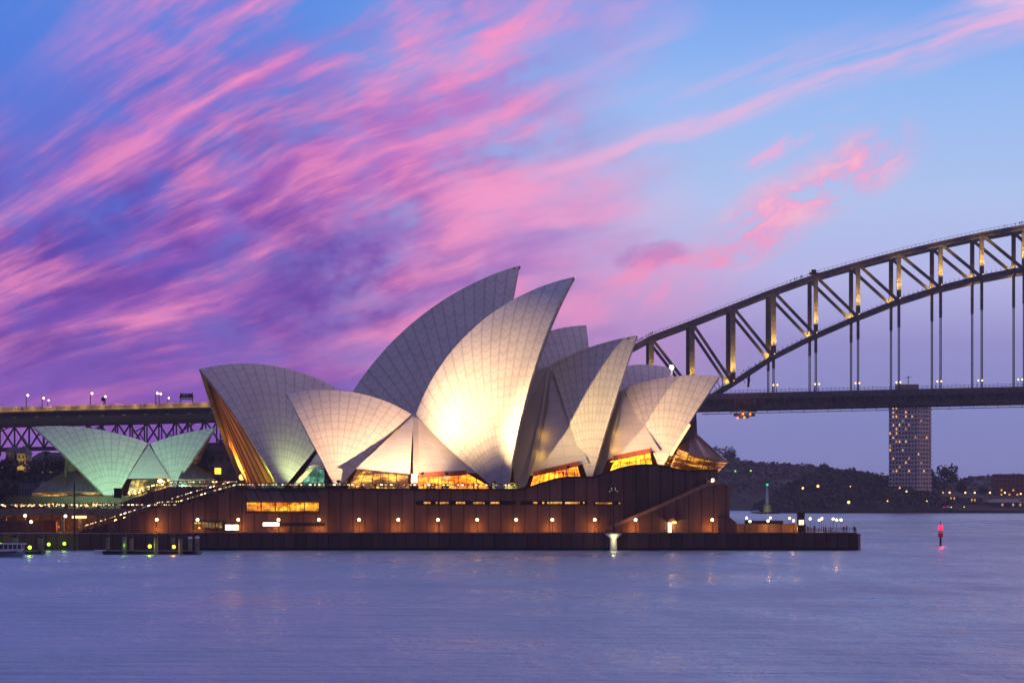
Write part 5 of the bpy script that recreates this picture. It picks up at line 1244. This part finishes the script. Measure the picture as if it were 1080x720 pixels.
def boat():
    Y = CAMH*F/(587-HZ)+2; a, b = WX(-18, Y), WX(28, Y); o = thing('moored_boat', 'pale blue ferry boat with a low white cabin cut by the left edge', 'boat', ((a+b)/2, Y, 0)); mb = MB(); P = []
    for i in range(17):
        f = i/16; x = a + (b-a)*f; w_ = 1.9*(1-abs(2*f-1)**4*.7) if f < .6 else 1.9*max(.04, 1-((f-.6)/.4)**2.2); sh = .95 + .55*f*f
        P.append([Vector((x - (.9*(1-k)*f if True else 0), Y + w_*s_*(.55 + .45*k), -.3 + (sh+.3)*k)) for s_, k in ((-1, 1), (-1, .45), (-1, 0), (1, 0), (1, .45), (1, 1))])
    mb.grid(P, 0); mb.grid([[r[0], r[5]] for r in P], 1); mb.build('hull', [mat('pale_blue_hull', (.30, .38, .50), .35), M_white], o)
    mb = MB(); ca, cb = WX(-14, Y), WX(24, Y); mb.box(ca, cb, Y-1.3, Y+1.3, 1.05, 1.55); 
    for i in range(9): x = ca + (cb-ca)*i/8; mb.box(x-.09, x+.09, Y-1.3, Y-1.16, 1.55, 2.5); mb.box(x-.09, x+.09, Y+1.16, Y+1.3, 1.55, 2.5)
    mb.build('cabin', M_white, o); mb = MB(); mb.box(ca+.1, cb-.1, Y-1.2, Y+1.2, 1.55, 2.5); mb.build('cabin_glass', mat('boat_glass', (.04, .06, .07), .15, spec=.6), o)
    mb = MB(); mb.box(ca-.3, WX(26.5, Y), Y-1.5, Y+1.5, 2.5, 2.68); mb.build('cabin_roof', M_white, o); mb = MB(); mb.bar((ca, Y-1.95, .75), (cb-1, Y-1.95, .9), .12, .2); mb.build('rubbing_strip', M_dark, o)
boat()

# ------------------------------------------------------------------ people
def person_mesh(name, pose, cols):
    J = {'pel': (0, 0, .93), 'bel': (0, 0, 1.08), 'che': (0, .01, 1.32), 'nec': (0, 0, 1.47), 'hea': (0, -.01, 1.58), 'top': (0, 0, 1.70)}
    s_ = pose.get('stride', .05)
    for k, sg_ in (('l', -1), ('r', 1)):
        st_ = s_*sg_
        J['hip'+k] = (.09*sg_, 0, .90); J['kne'+k] = (.10*sg_, st_*.5-.02, .49); J['ank'+k] = (.10*sg_, st_+.02, .08); J['toe'+k] = (.11*sg_, st_-.14, .035)
        J['sho'+k] = (.18*sg_, .01, 1.40); J['elb'+k] = (.25*sg_, pose.get('elb', .02)-st_*.4, 1.12); J['wri'+k] = (.24*sg_, pose.get('wri', -.06)-st_*.7, pose.get('wz', .88)); J['han'+k] = (.235*sg_, pose.get('wri', -.06)-.03-st_*.75, pose.get('wz', .88)-.09)
    ks = list(J); ix = {k: i for i, k in enumerate(ks)}
    ed = [('pel', 'bel'), ('bel', 'che'), ('che', 'nec'), ('nec', 'hea'), ('hea', 'top')]
    for k in 'lr': ed += [('pel', 'hip'+k), ('hip'+k, 'kne'+k), ('kne'+k, 'ank'+k), ('ank'+k, 'toe'+k), ('che', 'sho'+k), ('sho'+k, 'elb'+k), ('elb'+k, 'wri'+k), ('wri'+k, 'han'+k)]
    rad = {'pel': .14, 'bel': .135, 'che': .15, 'nec': .06, 'hea': .098, 'top': .07, 'hip': .10, 'kne': .062, 'ank': .042, 'toe': .04, 'sho': .07, 'elb': .048, 'wri': .034, 'han': .04}
    me = bpy.data.meshes.new('tmp'); me.from_pydata([J[k] for k in ks], [(ix[a], ix[b]) for a, b in ed], []); ob = bpy.data.objects.new('tmp', me); COL.objects.link(ob)
    ob.modifiers.new('s', 'SKIN'); sk = me.skin_vertices[0].data
    for k in ks: r_ = rad.get(k, rad.get(k[:3], .05)); sk[ix[k]].radius = (r_, r_*.9); sk[ix[k]].use_root = (k == 'pel')
    ob.modifiers.new('d', 'SUBSURF').levels = 1
    dg = bpy.context.evaluated_depsgraph_get(); out = bpy.data.meshes.new_from_object(ob.evaluated_get(dg)); out.name = name; bpy.data.objects.remove(ob)
    out.materials.clear()
    for c in cols: out.materials.append(c)
    for p in out.polygons:
        z = p.center.z; x = abs(p.center.x); p.use_smooth = True
        p.material_index = 3 if z > 1.63 or (z > 1.52 and p.center.y > .03) else 2 if z > 1.46 or (x > .2 and z < .9) else 0 if z > .90 else 1 if z > .09 else 3
    return out
CL = [mat('cloth_' + n, c, .85) for n, c in (('black', (.015, .014, .016)), ('navy', (.02, .025, .05)), ('grey', (.12, .11, .11)), ('white', (.55, .53, .50)), ('red', (.30, .03, .03)), ('tan', (.30, .20, .12)))]
SK = mat('skin', (.42, .24, .16), .6); HAIR = mat('dark_hair', (.03, .02, .015), .7)
PM = []
for i, (t_, b_) in enumerate(((0, 1), (1, 0), (3, 1), (2, 0), (4, 0), (5, 1))):
    PM.append(person_mesh('person', ({'stride': .05}, {'stride': .22, 'elb': .04}, {'stride': .04, 'elb': -.06, 'wri': -.24, 'wz': 1.12})[i % 3], [CL[t_], CL[b_], SK, HAIR]))
rnd = random.Random(99)
def crowd(spots, label, group, kinds=(0, 1, 2, 3, 4, 5), scale=1.0):
    for (x, Y, z) in spots:
        o = bpy.data.objects.new('person', PM[rnd.choice(kinds)]); COL.objects.link(o); o.location = (x, Y, z); o.rotation_euler = (0, 0, rnd.uniform(-3, 3)); s_ = scale*rnd.uniform(.92, 1.06); o.scale = (s_,)*3
        tag(o, label, 'person', group)
zt = WZ(516.4, YP)
crowd([(WX(rnd.uniform(372, 432), 609), rnd.uniform(606, 613), zt) for _ in range(16)] , 'person standing in the crowd on the terrace under the low left shell', 'crowd under the low left shell')
crowd([(WX(rnd.uniform(440, 478), 609), rnd.uniform(606, 614), zt) for _ in range(20)], 'person standing dark against the amber foyer window', 'crowd before the amber foyer window', (0, 1, 3))
crowd([(WX(rnd.uniform(480, 545), 609), rnd.uniform(606, 613), zt) for _ in range(7)], 'person on the terrace in front of the foot of the tallest shell', 'people at the foot of the tallest shell')
crowd([(WX(rnd.uniform(255, 370), 609), rnd.uniform(606, 616), zt) for _ in range(15)], 'person walking on the terrace above the amber window', 'people on the terrace above the amber window')
def on_slope(p, q, Y): f = rnd.random(); return (WX(p[0]+(q[0]-p[0])*f, Y), Y, WZ(p[1]+(q[1]-p[1])*f, Y))
crowd([on_slope((88, 559), (168, 534.3), YP+rnd.uniform(2, 9)) for _ in range(16)], 'person climbing the lower flight of the big stair', 'people on the lower flight')
crowd([on_slope((189, 533.3), (245, 516.5), YP+rnd.uniform(2, 9)) for _ in range(12)], 'person climbing the upper flight of the big stair', 'people on the upper flight')
crowd([on_slope((134, 527.3), (178, 513), 630) for _ in range(12)] + [(WX(rnd.uniform(180, 248), 630), 630, WZ(512.8, 628)) for _ in range(8)], 'person on the ramp and ledge in front of the green shells', 'people in front of the green shells')
crowd([(WX(rnd.uniform(-5, 172), 622), rnd.uniform(618, 632), WZ(538.6, 616)) for _ in range(44)], 'person in the evening crowd on the concourse deck', 'crowd on the concourse')
crowd([(WX(x, 622), 622, 3.75) for x in (62, 67, 72, 90, 95, 40)], 'person walking in the lit passage under the concourse', 'people under the concourse')
crowd([(WX(x, Y), Y, 3.73) for x, Y in ((849.5, 600), (852, 604), (868.8, 597), (871, 601), (876, 606), (890, 599), (893, 608), (901, 597), (859, 612))], 'person standing among the globe lamps on the point', 'people on the point')
zf = lambda y, Y: WZ(y, Y)
crowd([(WX(x, 618), 618.4, WZ(y, 618)) for x, y in ((590.5, 504.2), (594, 504), (597, 503.8), (606, 503.6))], 'person dark against the amber foyer window right of the tallest shell', 'people before the sloping foyer window', (0, 1))
crowd([(WX(x, 632), 632, WZ(497.5, 632)) for x in (724, 729, 735, 742, 747)], 'person dark behind the glass of the northern foyer', 'people in the northern foyer', (0, 1))
def top_at(px):
    for a, b in zip(topc, topc[1:]):
        if a[0] <= px <= b[0]: return a[1] + (b[1]-a[1])*(px-a[0])/(b[0]-a[0])
crowd([(WX(x, YB1), YB1, WZ(top_at(x), YB1)+1.35) for x in (672.5, 675, 677, 681.5, 684, 686, 688)], 'bridge climber in the group on the arch just above the shells', 'climbers above the shells', (0, 1), 1.15)
crowd([(WX(x, YB1), YB1, WZ(top_at(x), YB1)+1.35) for x in (834, 838, 840.2, 844.5, 845.6)], 'bridge climber in the group below the lookout cabin on the arch', 'climbers below the lookout cabin', (0, 1), 1.15)
crowd([(WX(x, YB1), YB1, WZ(top_at(x), YB1)+1.35) for x in (1060, 1070.5, 1075.5, 1077.5, 1079)], 'bridge climber near the right edge on top of the arch', 'climbers at the right edge', (0, 1), 1.15)
mb = MB(); p = W(858.5, top_at(858.5), YB1) + Vector((0, 0, 1.2)); mb.box(p.x-2.4, p.x+2.2, p.y-1.5, p.y+1.5, p.z, p.z+1.0); mb.box(p.x-1.3, p.x+1.1, p.y-1, p.y+1, p.z+1, p.z+2.6); mb.bar(p + Vector((-2.2, 0, 1)), p + Vector((-2.2, 0, 2.1)), .2); mb.bar(p + Vector((2, 0, 1)), p + Vector((2, 0, 2.2)), .2)
tag(mb.build('lookout_cabin', M_dark), 'small dark cabin perched on top of the arch', 'cabin')

# small warm lamps on the tables of the concourse bar and along the ramp below the green shells
tl = thing('table_lamp', '', 'lamp', (0, 0, 0)); mb = MB(); mb.tube([(0, 0, 0), (0, 0, 1.15)], .05, 6); mb.build('stand', M_dark, tl)
g = MB(); g.ball((0, 0, 1.3), .2, 8); g.build('shade', glow('table_lamp_glow', (1., .50, .12), 4.), tl)
rn = random.Random(4); pts_ = [(rn.uniform(-2, 112), rn.uniform(617.4, 626), WZ(538.6, 616)) for _ in range(34)]
for k in range(16):
    f_ = (k + rn.random())/16; pts_.append((134 + 44*f_, 628.8 + rn.uniform(0, 2), WZ(527.3 - 14.3*f_, 630)))
for k, (x, Y, z) in enumerate(pts_):
    lab, grp = ('small warm table lamp among the crowd on the concourse', 'table lamps on the concourse') if k < 34 else ('small warm lamp on the ramp below the green shells', 'lamps on the ramp')
    if k == 0: tl.location = (WX(x, Y), Y, z); tl['label'] = lab; tl['group'] = grp
    else: copy_tree(tl, (WX(x, Y), Y, z), lab, grp, scale=rn.uniform(.8, 1.25))

# ------------------------------------------------------------------ evening haze over the harbour
mb = MB(); mb.box(-1500, 2200, -60, 3400, -3.5, 190)
hz = mb.build('haze', None); hz['kind'] = 'stuff'; hz.data.materials.clear()
hm = bpy.data.materials.new('evening_haze'); hm.use_nodes = True; n = hm.node_tree; n.nodes.clear()
o_ = n.nodes.new('ShaderNodeOutputMaterial'); v_ = n.nodes.new('ShaderNodeVolumePrincipled'); v_.inputs['Density'].default_value = .000065
v_.inputs['Color'].default_value = (.97, .95, 1.0, 1); v_.inputs['Anisotropy'].default_value = .5; n.links.new(v_.outputs[0], o_.inputs['Volume']); hz.data.materials.append(hm)
